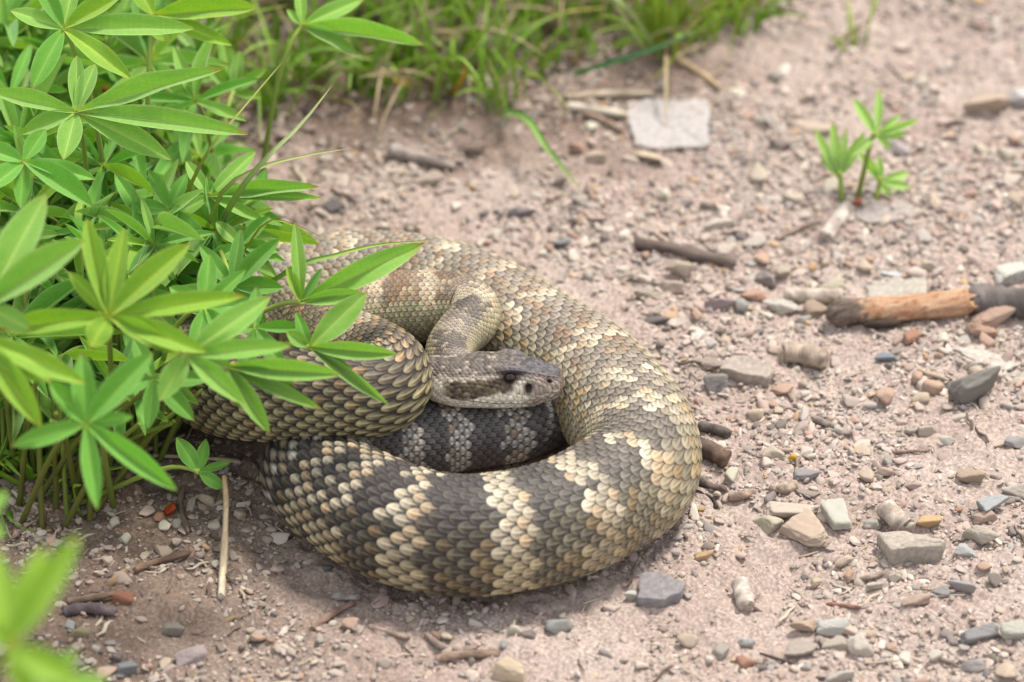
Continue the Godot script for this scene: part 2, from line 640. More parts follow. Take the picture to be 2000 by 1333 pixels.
func add_scale(s0: float, a0: float, length: float, half: float, lift: float, cols: Array, keel: float, loose := 0.0):
	# a thin keeled scale: dark towards its sides and root, a lighter drop in its middle, a pale free edge
	var first := sv.size()
	var c: Color = cols[0]
	var rim: Color = cols[1]
	var skin: Color = cols[2]
	var keel_c := c.lerp(rim, 0.6)
	var edge := lerpf(0.55, 0.95, loose) * lerpf(1.05, 0.5, smoothstep(0.56, 0.7, c.g) * (1.0 - 0.7 * loose))
	var inner := c.lerp(look(186, 146, 98), 0.45 * smoothstep(0.45, 0.62, c.g) * rng.randf())
	var narrow := lerpf(0.98, 0.7, loose)
	var last := spine_p.size() - 2
	for k in SU.size():
		var u: float = SU[k]
		var f := clampf((s0 + u * length) / spine_step, 0.0, last)
		var i := int(f)
		f -= i
		var p := spine_p[i].lerp(spine_p[i + 1], f)
		var up := spine_u[i].lerp(spine_u[i + 1], f)
		var sd := spine_b[i].lerp(spine_b[i + 1], f)
		var r := lerpf(spine_r[i], spine_r[i + 1], f)
		var w: float = SW[k] * half
		var rise := lift * (0.02 + 0.98 * u)
		var ridge := keel * smoothstep(0.15, 0.4, u) * (1.0 - smoothstep(0.8, 0.97, u))
		for v: float in SVV:
			var e := absf(v)
			var h := rise + lift * 0.18 * (1.0 - v * v) - lift * 0.55 * smoothstep(0.8, 1.0, e) * u
			if e < 0.2:
				h += ridge
			if k == SU.size() - 1:
				h = rise * 0.15
			var a := a0 + v * w
			sv.append(p + (up * cos(a) + sd * sin(a)) * (r + h))
			var drop := smoothstep(0.3 + 0.13 * loose, 0.62, u) * (1.0 - edge * smoothstep(narrow - 0.3, narrow + 0.08, e))
			var col := skin.lerp(c.lerp(inner, smoothstep(0.75, 0.3, e) * smoothstep(0.9, 0.7, u)), drop)
			col = col.lightened(rng.randf() * 0.05) if rng.randf() < 0.5 else col.darkened(rng.randf() * 0.10)
			if e < 0.2:
				col = col.lerp(keel_c, 0.85 * smoothstep(0.25, 0.5, u))
			elif e < 0.4:
				col = col.darkened(0.16 * (1.0 - smoothstep(0.7, 0.95, u)))
			if k == SU.size() - 1:
				col = skin
			elif u > 0.7:
				col = col.lerp(rim, 0.8 * smoothstep(0.78, 0.92, u + 0.14 * e) * (1.0 - 0.6 * loose * smoothstep(0.5, 0.9, e)))
			sc.append(col)
	var n := SVV.size()
	for k in SU.size() - 1:
		for q in n - 1:
			var a := first + k * n + q
			quad(si, a, a + 1, a + n + 1, a + n)


func build_rattlesnake():
	lay_spine()
	var length := spine_p.size() * spine_step
	# landmarks along the body
	mark.fold = along(618, 640, 198)
	mark.coil = along(445, 756, 165)
	mark.right = along(946, 604, 108)
	mark.left = along(664, 967, 110)
	band_s = []
	for b in [[560, 480], [668, 470], [856, 488], [955, 530], [1052, 560], [1180, 622], [1262, 694], [1268, 770], [1215, 838], [1120, 900], [990, 945], [826, 945], [700, 925], [628, 925], [545, 902]]:
		band_s.append(nearest_s(b[0], b[1]))
	for b in [[690, 868, 90], [790, 858, 90], [880, 850, 89], [985, 838, 85], [1085, 800, 74]]:
		band_s.append(along(b[0], b[1], b[2]))
	for b in [[905, 612, 212], [850, 586, 200], [740, 594, 191], [690, 690, 222], [748, 745, 236], [640, 768, 240], [520, 768, 212]]:
		band_s.append(along(b[0], b[1], b[2]))
	# the skin under the scales
	var rings := int(length / 0.002)
	var around := 40
	for i in rings:
		var k := mini(int(i * 0.002 / spine_step), spine_p.size() - 1)
		for j in around:
			var a := TAU * j / around
			var n := spine_u[k] * cos(a) + spine_b[k] * sin(a)
			sv.append(spine_p[k] + n * (spine_r[k] - 0.0002))
			var s := i * 0.002
			var skin := Color8(72, 66, 64) if s < mark.coil else Color8(88, 80, 78).lerp(Color8(60, 57, 60), smoothstep(mark.right, mark.left, s))
			if absf(angle_difference(a, 0)) > 2.1:
				skin = Color8(196, 186, 150)
			sc.append(look(skin.r8, skin.g8, skin.b8))
	for i in rings - 1:
		for j in around:
			var k := (j + 1) % around
			quad(si, i * around + j, i * around + k, (i + 1) * around + k, (i + 1) * around + j)
	# keeled scales, each overlapping the next towards the tail
	var rows := 31
	var spread := deg_to_rad(262.0)
	var pitch := spread / rows
	var s := 0.002
	while s < length - 0.03:
		var r := spine_r[int(s / spine_step)]
		var loose := smoothstep(mark.right + 0.14, mark.right + 0.30, s)     # where the skin is stretched and shows between the scales
		if s > mark.left + 0.03: loose = 0.35
		if s < mark.coil: loose = 0.9 * smoothstep(mark.fold + 0.02, mark.fold + 0.06, s)
		var L := r * lerpf(0.218, 0.32, loose)
		if s < mark.fold: L = r * 0.195
		for row in rows:
			var a := (row - (rows - 1) / 2.0) * pitch
			var off := 0.5 * L if row % 2 else 0.0
			var low := smoothstep(0.9, 2.0, absf(a))
			var half := pitch * lerpf(0.95, 0.86, loose) * lerpf(1.0, 1.16, low)
			var len := L * lerpf(1.4, 1.1, loose) * rng.randf_range(0.96, 1.04)
			var cols := skin_color(s + off + L * 0.7, a)
			add_scale(s + off, a + rng.randf_range(-0.02, 0.02) * pitch, len, half, L * lerpf(0.115, 0.085, loose), cols, L * 0.055, loose)
		s += L
	for k in sv.size():   # the belly spreads where it lies on the path
		if sv[k].y < 0.011:
			sv[k].y = 0.011 - (0.011 - sv[k].y) * 0.6
	build_head()
	var m := paint(Color.WHITE, 0.55, true)
	m.metallic_specular = 0.4
	m.resource_name = "scales"
	var root := thing("rattlesnake", place(900, 800, 0.0))
	var mesh := to_mesh(sv, sc, si)
	var body := solid("body", mesh, m, root)
	body.position = -root.position
	tag(root, "coiled brown and cream banded rattlesnake resting its head on its coils", "snake")
	for e in eye_spots:
		var o := solid("eye", eye_mesh(), eye_look(), root)
		o.position = e[0] - root.position
		o.basis = e[1]


func along(px: float, py: float, h: float) -> float:   # the place along the body nearest to that point of its middle line
	var q := place(px, py, h / PPM)
	var best := 1e9
	var s := 0.0
	for i in spine_p.size():
		var d := spine_p[i].distance_squared_to(q)
		if d < best:
			best = d
			s = i * spine_step
	return s


# ---- head: sections from the neck to the snout

const HEAD := [   # millimetres behind the snout, half width, top, bottom, squareness, shift up
	[60.0, 5.0, 5.0, 5.0, 2.0], [57.0, 8.2, 8.2, 8.2, 2.0], [53.5, 10.6, 8.4, 9.8, 2.1], [49.0, 12.6, 8.9, 10.6, 2.2], [43.0, 13.9, 9.6, 11.0, 2.3], [36.0, 13.6, 10.2, 11.0, 2.4], [29.0, 12.5, 10.4, 10.8, 2.6], [23.0, 11.3, 10.2, 10.4, 2.8],
	[17.0, 10.2, 9.6, 10.0, 3.0], [12.0, 9.3, 8.7, 9.4, 3.1], [8.0, 8.2, 7.4, 7.6, 3.2], [4.5, 7.2, 6.6, 6.8, 3.0], [2.0, 5.9, 5.6, 5.8, 2.8], [0.6, 4.2, 4.2, 4.2, 2.6], [0.0, 1.6, 1.8, 1.6, 2.4], [-0.05, 0.05, 0.05, 0.05, 2.0],
]
var eye_spots: Array = []


func head_section(x: float) -> Array:
	for k in HEAD.size() - 1:
		if x <= HEAD[k][0] and x >= HEAD[k + 1][0]:
			var t: float = (HEAD[k][0] - x) / (HEAD[k][0] - HEAD[k + 1][0])
			var o := []
			for q in range(1, 5):
				var p0: float = HEAD[maxi(k - 1, 0)][q]
				var p3: float = HEAD[mini(k + 2, HEAD.size() - 1)][q]
				o.append(cubic_interpolate(HEAD[k][q], HEAD[k + 1][q], p0, p3, t) if k < HEAD.size() - 4 else lerpf(HEAD[k][q], HEAD[k + 1][q], t))
			return o
	return [0.05, 0.05, 0.05, 2.0]


func hash2(i: int, j: int, k: int) -> float:
	var h := (i * 374761393 + j * 668265263 + k * 2147483647) & 0x7fffffff
	h = ((h ^ (h >> 13)) * 1274126177) & 0x7fffffff
	return float((h ^ (h >> 16)) & 0xffff) / 65535.0


func cells(a: float, b: float) -> Array:   # [nearest, second nearest distance, a number for the cell] of a jittered staggered grid
	var j0 := int(floor(b))
	var d1 := 9.0
	var d2 := 9.0
	var id := 0.0
	for j in range(j0 - 1, j0 + 2):
		var sh := 0.5 if j & 1 else 0.0
		var i0 := int(floor(a - sh))
		for i in range(i0 - 1, i0 + 2):
			var da := a - (i + sh + 0.5 + (hash2(i, j, 1) - 0.5) * 0.4)
			var db := b - (j + 0.5 + (hash2(i, j, 2) - 0.5) * 0.4)
			var d := da * da + db * db
			if d < d1:
				d2 = d1
				d1 = d
				id = hash2(i, j, 3)
			elif d < d2:
				d2 = d
	return [sqrt(d1), sqrt(d2), id]


func mouth_angle(x: float) -> float:   # where round the head the lips meet
	return deg_to_rad(lerpf(112.0, 121.0, smoothstep(0.0, 14.0, x)) - 10.0 * smoothstep(24.0, 44.0, x))


func build_head():
	var tail_end := place(884, 738, 206 / PPM)
	var snout := place(1101, 748, 196 / PPM)
	var f := (snout - tail_end).normalized()
	var up := (Vector3.UP - f * f.y).normalized()
	up = up.rotated(f, deg_to_rad(-17.0))
	var side := f.cross(up)
	var ni := 190
	var nj := 176
	var first := sv.size()
	for i in ni + 1:
		var t := float(i) / ni
		var x := 60.0 * (1.0 - t) if t < 0.93 else 60.0 * 0.07 * pow((1.0 - t) / 0.07, 1.7)
		if i == ni: x = -0.05
		var sec := head_section(x)
		for j in nj:
			var a := TAU * j / nj
			if a > PI: a -= TAU
			var ca := cos(a)
			var sa := sin(a)
			var ex: float = 2.0 / sec[3]
			var wy: float = sec[1] if ca > 0 else sec[2]
			var y := wy * signf(ca) * pow(absf(ca), ex)
			var z: float = sec[0] * signf(sa) * pow(absf(sa), ex)
			var b := absf(a)
			var bd := rad_to_deg(b)
			# relief and colour
			var md := rad_to_deg(mouth_angle(x))
			var out := 0.0
			var c: Color
			var topc := Color8(118, 108, 100).lerp(Color8(98, 94, 98), smoothstep(26.0, 12.0, x))
			var arc: float = b * maxf(sec[0], 3.0)
			var cell: Array
			if bd < 60.0:
				cell = cells(x / 1.9, a * 11.0 / 1.5)
				out = 0.46 * (1.0 - smoothstep(0.0, 0.7, cell[0])) - 0.14
				c = topc
				c = c.lerp(Color8(176, 158, 138), 0.5 if cell[2] > 0.86 and x > 24.0 else 0.0)
				c = c * lerpf(0.72, 1.24, cell[2])
			elif absf(bd - md) < 17.0 and x < 40.0:
				cell = cells(x / 3.1 + (50.0 if bd > md else 0.0), 0.5 + (bd - md) / 17.0 * 0.98)
				out = 0.48 * (1.0 - smoothstep(0.1, 0.62, cell[0])) - 0.1
				c = Color(1.09, 1.05, 0.97) * lerpf(0.92, 1.05, cell[2])
			else:
				cell = cells(x / 2.3, arc / 1.9)
				out = 0.42 * (1.0 - smoothstep(0.05, 0.7, cell[0])) - 0.1
				c = Color(1.05, 1.0, 0.91) * lerpf(0.9, 1.08, cell[2])
				if bd < 80.0:
					c = c.lerp(topc, 0.6 * smoothstep(80.0, 64.0, bd))
			# snout: pinkish grey plates
			var fore := smoothstep(19.0, 12.0, x) * smoothstep(40.0, 62.0, bd)
			c = c.lerp(Color8(176, 158, 146) * lerpf(0.92, 1.06, cell[2]), fore * 0.8)
			if x < 1.6:
				c = c.lerp(Color8(148, 122, 108), 0.7)
			# dark stripe from the eye to the corner of the jaw
			var stripe := smoothstep(51.0, 47.5, x) * smoothstep(20.0, 23.0, x)
			var mid := lerpf(80.0, 90.0, smoothstep(22.0, 46.0, x))
			var wide := lerpf(12.0, 19.0, smoothstep(22.0, 38.0, x))
			stripe *= 1.0 - smoothstep(wide - 4.0, wide + 2.0, absf(bd - mid) + 6.0 * (cell[2] - 0.5))
			var brown := Color8(70, 56, 46).lerp(Color8(124, 108, 74), cell[2] * cell[2]) * lerpf(1.15, 0.8, smoothstep(0.5, 0.1, cell[0]))
			c = c.lerp(brown, stripe * lerpf(0.95, 0.62, fmod(cell[2] * 7.0, 1.0)))
			# pale line above the stripe
			var above := (1.0 - smoothstep(2.0, 5.5, absf(bd - (mid - wide - 5.0)))) * smoothstep(56.0, 48.0, x) * smoothstep(26.0, 32.0, x)
			c = c.lerp(Color8(206, 192, 172), above * 0.5)
			# seams between scales
			c = c.lerp(Color8(60, 54, 52), 0.55 * smoothstep(0.12, 0.0, cell[1] - cell[0]))
			# mouth
			var lip := 1.0 - smoothstep(0.6, 2.6, absf(bd - md))
			lip *= smoothstep(48.0, 44.0, x)
			out -= 0.35 * lip
			c = c.lerp(Color8(70, 58, 54), lip * 0.7)
			# brow plate over the eye
			var brow := exp(-pow((x - 22.0) / 5.2, 4.0)) * exp(-pow((bd - 45.0) / 11.0, 4.0))
			out += 2.3 * brow
			c = c.lerp(Color8(116, 110, 118), brow * 0.8)
			var lash := exp(-pow((x - 22.5) / 5.0, 4.0)) * exp(-pow((bd - 56.5) / 3.0, 2.0))
			c = c.lerp(Color8(84, 62, 50), lash * 0.85)
			# edge running from the brow to the snout
			out += 0.5 * exp(-pow((bd - 50.0) / 7.0, 2.0)) * smoothstep(20.0, 14.0, x) * smoothstep(0.0, 4.0, x)
			# eye socket, heat pit, nostril
			var sock := exp(-(pow((x - 22.6) / 3.6, 2.0) + pow((bd - 69.0) / 13.0, 2.0)))
			out -= 1.2 * sock
			c = c.lerp(Color8(48, 40, 38), clampf(sock * 1.1, 0, 0.62))
			var pit := exp(-(pow((x - 14.6) / 1.5, 2.0) + pow((bd - 88.0) / 6.5, 2.0)))
			out -= 1.5 * pit
			c = c.lerp(Color8(40, 32, 32), clampf(pit * 1.4, 0, 0.92))
			var nos := exp(-(pow((x - 6.2) / 1.05, 2.0) + pow((bd - 72.0) / 7.0, 2.0)))
			out -= 1.2 * nos
			c = c.lerp(Color8(44, 36, 36), clampf(nos * 1.4, 0, 0.92))
			var n := (up * (y / maxf(wy, 0.1)) + side * (z / maxf(sec[0], 0.1))).normalized()
			var p := snout - f * (x * 0.001) + up * (y * 0.001) + side * (z * 0.001) + n * (out * 0.001 * smoothstep(0.2, 4.0, x + 0.4))
			sv.append(p)
			sc.append(look(clampf(c.r, 0, 1.15) * 255.0, clampf(c.g, 0, 1.15) * 255.0, clampf(c.b, 0, 1.15) * 255.0))
	for i in ni:
		for j in nj:
			var k := (j + 1) % nj
			quad(si, first + i * nj + j, first + (i + 1) * nj + j, first + (i + 1) * nj + k, first + i * nj + k)
	for sgn: float in [1.0, -1.0]:
		var sec := head_section(22.6)
		var a := deg_to_rad(69.0)
		var z: float = sec[0] * pow(sin(a), 2.0 / sec[3]) - 1.35
		var y: float = sec[1] * pow(cos(a), 2.0 / sec[3])
		var n := (side * sgn + up * 0.25).normalized()
		eye_spots.append([snout - f * 0.0226 + up * (y * 0.001) + side * (sgn * z * 0.001), Basis(f, n.cross(-f).normalized(), n).orthonormalized()])


func eye_mesh() -> ArrayMesh:
	var v := PackedVector3Array()
	var c := PackedColorArray()
	var idx := PackedInt32Array()
	var n := 28
	for i in n + 1:
		var t := PI * i / n
		for j in n:
			var a := TAU * j / n
			var p := Vector3(sin(t) * cos(a), sin(t) * sin(a), cos(t))
			v.append(p * 0.0026)
			var pupil := smoothstep(0.24, 0.14, absf(p.x)) * smoothstep(0.85, 0.7, absf(p.y))
			c.append(look(66, 55, 42).lerp(look(14, 12, 12), pupil if p.z > 0 else 0.5))
	for i in n:
		for j in n:
			var k := (j + 1) % n
			quad(idx, i * n + j, (i + 1) * n + j, (i + 1) * n + k, i * n + k)
	return to_mesh(v, c, idx)


func eye_look() -> StandardMaterial3D:
	var m := paint(Color(0.8, 0.8, 0.8), 0.22, true)
	m.clearcoat_enabled = true
	m.clearcoat = 0.4
	m.clearcoat_roughness = 0.03
	return m


# ---------- stones and sticks that one can tell apart

var stone_looks := {}
var blocked: Array = []     # [point, radius] where no small pebble may lie


func stone_look(r: int, g: int, b: int) -> StandardMaterial3D:
	var key := (r * 256 + g) * 256 + b
	if not stone_looks.has(key):
		stone_looks[key] = textured(paint(look(minf(r * 1.2 + 8.0, 275.0), minf(g * 1.19 + 8.0, 270.0), minf(b * 1.17 + 6.0, 262.0)), 0.9), speckle, 42.0 + (key % 7) * 7.0, 0.06)
	return stone_looks[key]


func stone(px: float, py: float, w: float, h: float, col: Array, label: String, thick := 0.5, yaw := 0.0, at_seed := -1, called := "stone", faces := 6, sharp := 14.0, sink := 0.2):
	var high := w * thick
	var deep := clampf((h - 0.788 * high) / 0.616, 0.38 * w, 1.7 * w)
	var size := Vector3(w, high, deep) / PPM
	var p := grounded(px, py, size.y * (0.5 - sink))
	var s := at_seed if at_seed >= 0 else int(px * 7 + py * 13)
	var m := stone_mesh(4 if w > 60 else 3 if w > 30 else 2, s, faces, sharp, 0.06)
	var o := solid(called, m, stone_look(col[0], col[1], col[2]))
	o.transform = Transform3D(Basis.from_euler(Vector3(rng.randf_range(-.06, .06), deg_to_rad(yaw), rng.randf_range(-.06, .06))) * Basis.from_scale(size * 0.5), p)
	tag(o, label, "stone" if called != "seed" else "seed", "stones lying on the gravel path" if called == "stone" else "")
	blocked.append([p, maxf(size.x, size.z) * 0.5])


const PALE := [226, 214, 202]
const TAN := [205, 184, 164]
const GREY := [176, 172, 172]
const DARK := [116, 112, 114]
const PINK := [206, 176, 162]
const SLATE := [150, 146, 152]


func build_stones():
	slab([[1224, 198], [1262, 192], [1300, 195], [1378, 193], [1387, 206], [1384, 240], [1386, 278], [1372, 286], [1330, 284], [1290, 289], [1240, 281], [1231, 244]], 11, [216, 208, 205], "large flat pale grey squarish stone at the edge of the grass")
	stone(1267, 306, 62, 58, [216, 198, 178], "round tan pebble just below the large square pale stone", 0.6, 0, 12, "stone", 0, 3.2, 0.2)
	stone(1940, 618, 92, 68, PINK, "pinkish brown angular rock against the end of the dark stick", 0.6, 20, 44)
	stone(1918, 650, 66, 44, [202, 168, 150], "smaller brown rock in front of the pinkish rock by the stick", 0.6, -10, 45)
	stone(1975, 535, 74, 64, [232, 224, 216], "whitish slab standing behind the dark stick end", 0.5, 10, 46)
	stone(1906, 756, 118, 96, [150, 146, 142], "dark grey speckled wedge shaped rock alone on the gravel", 0.74, 24, 57, "stone", 5, 20.0, 0.1)
	slab([[1866, 680], [1900, 674], [1960, 696], [1990, 712], [1960, 722], [1900, 702]], 8, [226, 216, 204], "long flat pale flake behind the dark grey wedge rock")
	slab([[1930, 728], [1985, 726], [2020, 738], [2010, 746], [1950, 742]], 6, [220, 210, 198], "thin pale flake touching the dark grey wedge rock")
	slab([[1404, 716], [1432, 692], [1470, 694], [1512, 722], [1500, 738], [1440, 726]], 28, [204, 190, 178], "large grey brown slab with a broken front face near the snake")
	stone(1400, 748, 52, 52, [152, 148, 148], "grey angular stone between the snake and the grey brown slab", 0.7, 20, 62)
	stone(1390, 712, 66, 34, [178, 164, 156], "dusty flat stone behind the grey angular stone by the snake", 0.3, 0, 63)
	stone(1525, 600, 70, 40, [222, 216, 208], "pale blocky stone at the split end of the orange stick", 0.5, 6, 71)
	stone(1407, 597, 62, 44, [176, 162, 164], "purplish grey angular stone in the row of stones behind the snake", 0.6, 12, 72)
	stone(1449, 598, 30, 44, [180, 180, 176], "upright grey green stone beside the purplish grey one", 1.1, 5, 73)
	stone(1474, 580, 50, 40, [206, 168, 152], "pink brown elongated stone leaning behind the grey green one", 0.5, -35, 74)
	stone(1592, 606, 48, 48, [184, 164, 148], "brown pointed stone at the tip of the split stick", 0.7, 30, 75)
	stone(1570, 625, 34, 24, [226, 220, 214], "small white stone under the brown pointed stone", 0.6, 0, 76)
	stone(1630, 556, 46, 24, [226, 216, 196], "cream oval pebble lying on the pale branch piece", 0.5, 0, 77, "stone", 0, 5.0)
	stone(1495, 545, 44, 52, [168, 158, 158], "grey upright lump behind the row of stones", 0.9, 0, 78)
	stone(1528, 535, 32, 44, [202, 188, 176], "tan lump next to the grey upright lump", 1.0, 0, 79)
	slab([[1692, 558], [1740, 546], [1808, 540], [1812, 575], [1790, 592], [1700, 594]], 14, [216, 208, 194], "broad pale greenish slab behind the orange stick")
	stone(1740, 535, 46, 24, [214, 218, 222], "pale blue grey flake above the greenish slab", 0.3, -10, 81)
	stone(1818, 520, 40, 36, [218, 206, 196], "round dusty pale stone above the greenish slab", 0.7, 0, 82, "stone", 0, 5.0)
	stone(1475, 475, 54, 38, [204, 196, 190], "pale grey flat stone right of the dark twig", 0.4, 0, 83)
	stone(1420, 487, 42, 40, [212, 198, 190], "pale pinkish stone at the right end of the dark twig", 0.5, 0, 84)
	stone(1405, 440, 64, 36, [222, 212, 202], "whitish stone above the dark twig", 0.45, 0, 85)
	stone(1548, 388, 52, 32, [218, 204, 190], "cream stone left of the lupine seedling", 0.5, 0, 86)
	stone(1480, 340, 36, 66, [218, 204, 190], "upright cream oblong stone between square stone and seedling", 0.9, 12, 87)
	stone(1583, 248, 96, 42, [208, 190, 178], "flat beige slab up the path behind the seedling", 0.2, -6, 88)
	stone(1755, 292, 62, 44, [196, 184, 190], "pale purple stone behind the right shoot of the seedling", 0.55, -25, 89)
	slab([[1668, 420], [1700, 396], [1750, 386], [1790, 400], [1760, 428], [1700, 436]], 8, [200, 188, 182], "wide dusty grey slab in front of the seedling")
	stone(1925, 200, 108, 76, [206, 186, 170], "large tan clod at the top right of the path", 0.5, 10, 91, "stone", 4, 8.0)
	stone(1995, 190, 60, 60, [214, 210, 214], "pale lilac stone beyond the tan clod", 0.5, 10, 92)
	stone(1988, 335, 60, 40, [224, 208, 194], "cream stone below the tan clod at the path's edge", 0.5, 0, 93)
	stone(1918, 292, 28, 40, [220, 206, 192], "small upright cream stone under the tan clod", 0.9, 0, 94)
	stone(1163, 308, 48, 32, [214, 196, 182], "pinkish pebble left of the round tan pebble", 0.6, 0, 95)
	stone(1130, 290, 44, 40, [190, 160, 146], "brown crumbly pebble by the straw below the grass", 0.7, 0, 96)
	stone(926, 292, 50, 36, [158, 140, 130], "brown stone below the hanging grass blades", 0.6, 0, 97)
	stone(838, 352, 66, 36, [206, 190, 180], "pale stone in front of the grey driftwood stick", 0.5, 0, 98)
	stone(650, 404, 36, 42, [112, 106, 110], "smooth dark slate pebble behind the snake's back", 0.55, -40, 99, "stone", 0, 6.0)
	stone(1095, 477, 42, 28, [150, 152, 158], "blue grey pebble just behind the top coil", 0.5, 0, 101)
	stone(1020, 415, 60, 26, [142, 134, 140], "dark purple flat stone in the path behind the snake", 0.4, 10, 102)
	stone(1280, 628, 58, 30, [130, 124, 124], "dark flat stone beside the snake's upper coil", 0.4, 10, 103)
	stone(1310, 560, 52, 34, [204, 186, 176], "dusty pink stone behind the snake's upper coil", 0.5, 0, 104)
	stone(1270, 575, 66, 36, [198, 186, 176], "dusty grey stone nearest the outer edge of the coil", 0.45, 0, 105)
	stone(1328, 525, 60, 36, [202, 186, 172], "rounded brown stone under the dark twig", 0.6, 0, 106)
	stone(1225, 540, 44, 26, [214, 200, 190], "pale pebble close behind the snake's upper coil", 0.5, 0, 107)
	stone(1367, 655, 34, 50, [236, 230, 216], "cream white splinter on the path beside the snake", 0.2, 30, 108)
	stone(1732, 701, 48, 28, [150, 158, 172], "blue stone in the fine gravel below the orange stick", 0.5, 0, 109, "stone", 0, 6.0)
	stone(1545, 996, 118, 62, [220, 204, 194], "pale broad stone lying at the back of the stone cluster", 0.3, -8, 111, "stone", 3, 14.0)
	stone(1502, 1024, 60, 54, [206, 198, 180], "pale greenish stone on the left of the stone cluster", 0.6, 10, 112, "stone", 3, 9.0)
	stone(1576, 1036, 104, 80, [210, 190, 174], "pink tan stone leaning at the front of the stone cluster", 0.4, -35, 113, "stone", 4, 12.0)
	stone(1634, 1006, 54, 72, [212, 210, 200], "upright pale greenish block right of the stone cluster", 0.75, 12, 114, "stone", 2, 22.0)
	slab([[1714, 1040], [1738, 1036], [1800, 1042], [1846, 1056], [1838, 1066], [1770, 1068], [1742, 1076]], 40, [208, 196, 182], "large tan wedge stone with a shaded front face")
	stone(1705, 1026, 36, 30, [190, 184, 178], "small grey stone left of the large tan wedge", 0.6, 0, 116)
	stone(1770, 1033, 32, 28, [214, 208, 200], "small pale stone wedged under the broken branch piece", 0.8, 0, 117)
	stone(1813, 1020, 52, 38, [218, 184, 144], "pale stone with an ochre side beside the branch piece", 0.55, 15, 118)
	stone(1917, 1047, 68, 54, [206, 196, 184], "blotchy pale stone among three near the frame's right edge", 0.65, 0, 119, "stone", 4, 10.0)
	stone(1888, 1077, 46, 32, [194, 196, 198], "blue grey flat stone below the blotchy pale stone", 0.4, 0, 120)
	stone(1940, 985, 64, 56, [190, 194, 200], "blue white veined stone above the blotchy pale stone", 0.6, 30, 121, "stone", 4, 20.0)
	stone(1925, 1012, 48, 36, [204, 180, 168], "pink stone between the blue white and the blotchy stone", 0.6, 0, 122)
	stone(1985, 960, 60, 46, [210, 202, 194], "pale grey stone above the blue white veined stone", 0.6, 0, 123)
	stone(1895, 930, 52, 54, [190, 170, 152], "brown knobbly lump on the gravel", 0.7, 0, 124, "stone", 5, 6.0)
	stone(1982, 866, 40, 32, [172, 170, 172], "grey stone beyond the brown lump", 0.6, 0, 125)
	slab([[1252, 1118], [1290, 1116], [1340, 1140], [1326, 1158], [1290, 1172], [1246, 1166]], 24, [172, 166, 168], "dark grey angular stone on the bare dirt in front")
	stone(1235, 1163, 38, 30, [230, 222, 214], "small white stone touching the dark grey angular one", 0.6, 0, 127)
	stone(1300, 1024, 52, 42, [158, 140, 126], "brown stone tucked against the outside of the coil", 0.6, 0, 128)
	stone(1373, 1086, 44, 28, [222, 190, 152], "amber coloured pebble in front of the coil", 0.6, 0, 129)
	stone(1365, 996, 32, 20, [212, 180, 138], "small ochre flake beside the coil", 0.5, 0, 130)
	stone(1547, 895, 22, 14, [236, 180, 60], "tiny bright yellow pebble right of the snake", 0.6, 0, 131)
	stone(1510, 887, 46, 40, [204, 190, 174], "cream stone left of the tiny yellow pebble", 0.6, 0, 132)
	stone(1577, 925, 54, 34, [166, 162, 166], "flat grey stone below the tiny yellow pebble", 0.35, 0, 133)
	stone(1850, 862, 34, 24, [218, 216, 208], "whitish green chip on the fine gravel", 0.6, 0, 134)
	stone(1813, 841, 40, 30, [208, 196, 184], "dusty round stone beyond the whitish chip", 0.6, 0, 135, "stone", 0, 5.0)
	stone(1780, 842, 30, 26, [190, 184, 178], "grey stone left of the dusty round stone", 0.6, 0, 136)
	stone(1880, 1147, 56, 30, [182, 176, 180], "smooth purplish grey oval stone in the foreground gravel", 0.5, -12, 137, "stone", 0, 5.0)
	stone(1838, 1157, 38, 30, [176, 172, 174], "grey stone left of the smooth purplish oval", 0.6, -20, 138)
	stone(1915, 1240, 80, 52, [164, 162, 166], "grey ridged stone low in the foreground gravel", 0.5, 20, 139)
	stone(1985, 1235, 62, 50, [206, 204, 196], "pale round stone right of the grey ridged stone", 0.6, 0, 140, "stone", 0, 5.0)
	stone(1790, 1175, 56, 40, [200, 176, 164], "brown stone with a shaded end above the foreground gravel", 0.5, 0, 141)
	stone(1708, 1146, 34, 24, [212, 200, 190], "pale chip below the large tan wedge stone", 0.6, 0, 142)
	stone(1570, 1222, 54, 44, [202, 178, 160], "brown stone in the middle of the foreground gravel", 0.6, 0, 143)
	stone(1628, 1228, 66, 34, [216, 214, 212], "white angular stone right of the brown foreground stone", 0.5, 12, 144)
	stone(1458, 1254, 36, 28, [212, 214, 214], "pale blue pebble on the foreground dirt", 0.6, 0, 145)
	stone(1632, 1260, 54, 36, [204, 192, 180], "tan stone below the white angular stone", 0.5, 0, 146)
	stone(1680, 1262, 54, 60, [220, 210, 202], "upright pale stone right of the tan foreground stone", 0.8, 0, 147)
	stone(1565, 1272, 62, 44, [196, 184, 176], "grey brown stone left of the tan foreground stone", 0.5, 0, 148)
	stone(1900, 1300, 50, 36, [184, 178, 180], "grey stone near the bottom right corner", 0.5, 0, 149)
	stone(1640, 1322, 56, 40, [216, 208, 200], "pale stone cut by the bottom edge of the frame", 0.6, 0, 150)
	stone(995, 1312, 62, 54, [224, 204, 180], "cream coloured rounded stone at the bottom edge", 0.7, -15, 151, "stone", 2, 6.0)
	stone(1090, 1224, 50, 46, [176, 178, 176], "grey green blocky stone in front of the snake", 0.7, 15, 152)
	stone(1006, 1232, 30, 28, [218, 210, 198], "small pale pebble left of the grey green block", 0.8, 0, 153)
	stone(1030, 1240, 34, 22, [164, 154, 152], "small dark pebble between pale pebble and grey green block", 0.6, 0, 154)
	stone(240, 1172, 46, 38, [168, 118, 100], "brick red pebble at the end of a purple twig", 0.7, 0, 155, "stone", 0, 5.0)
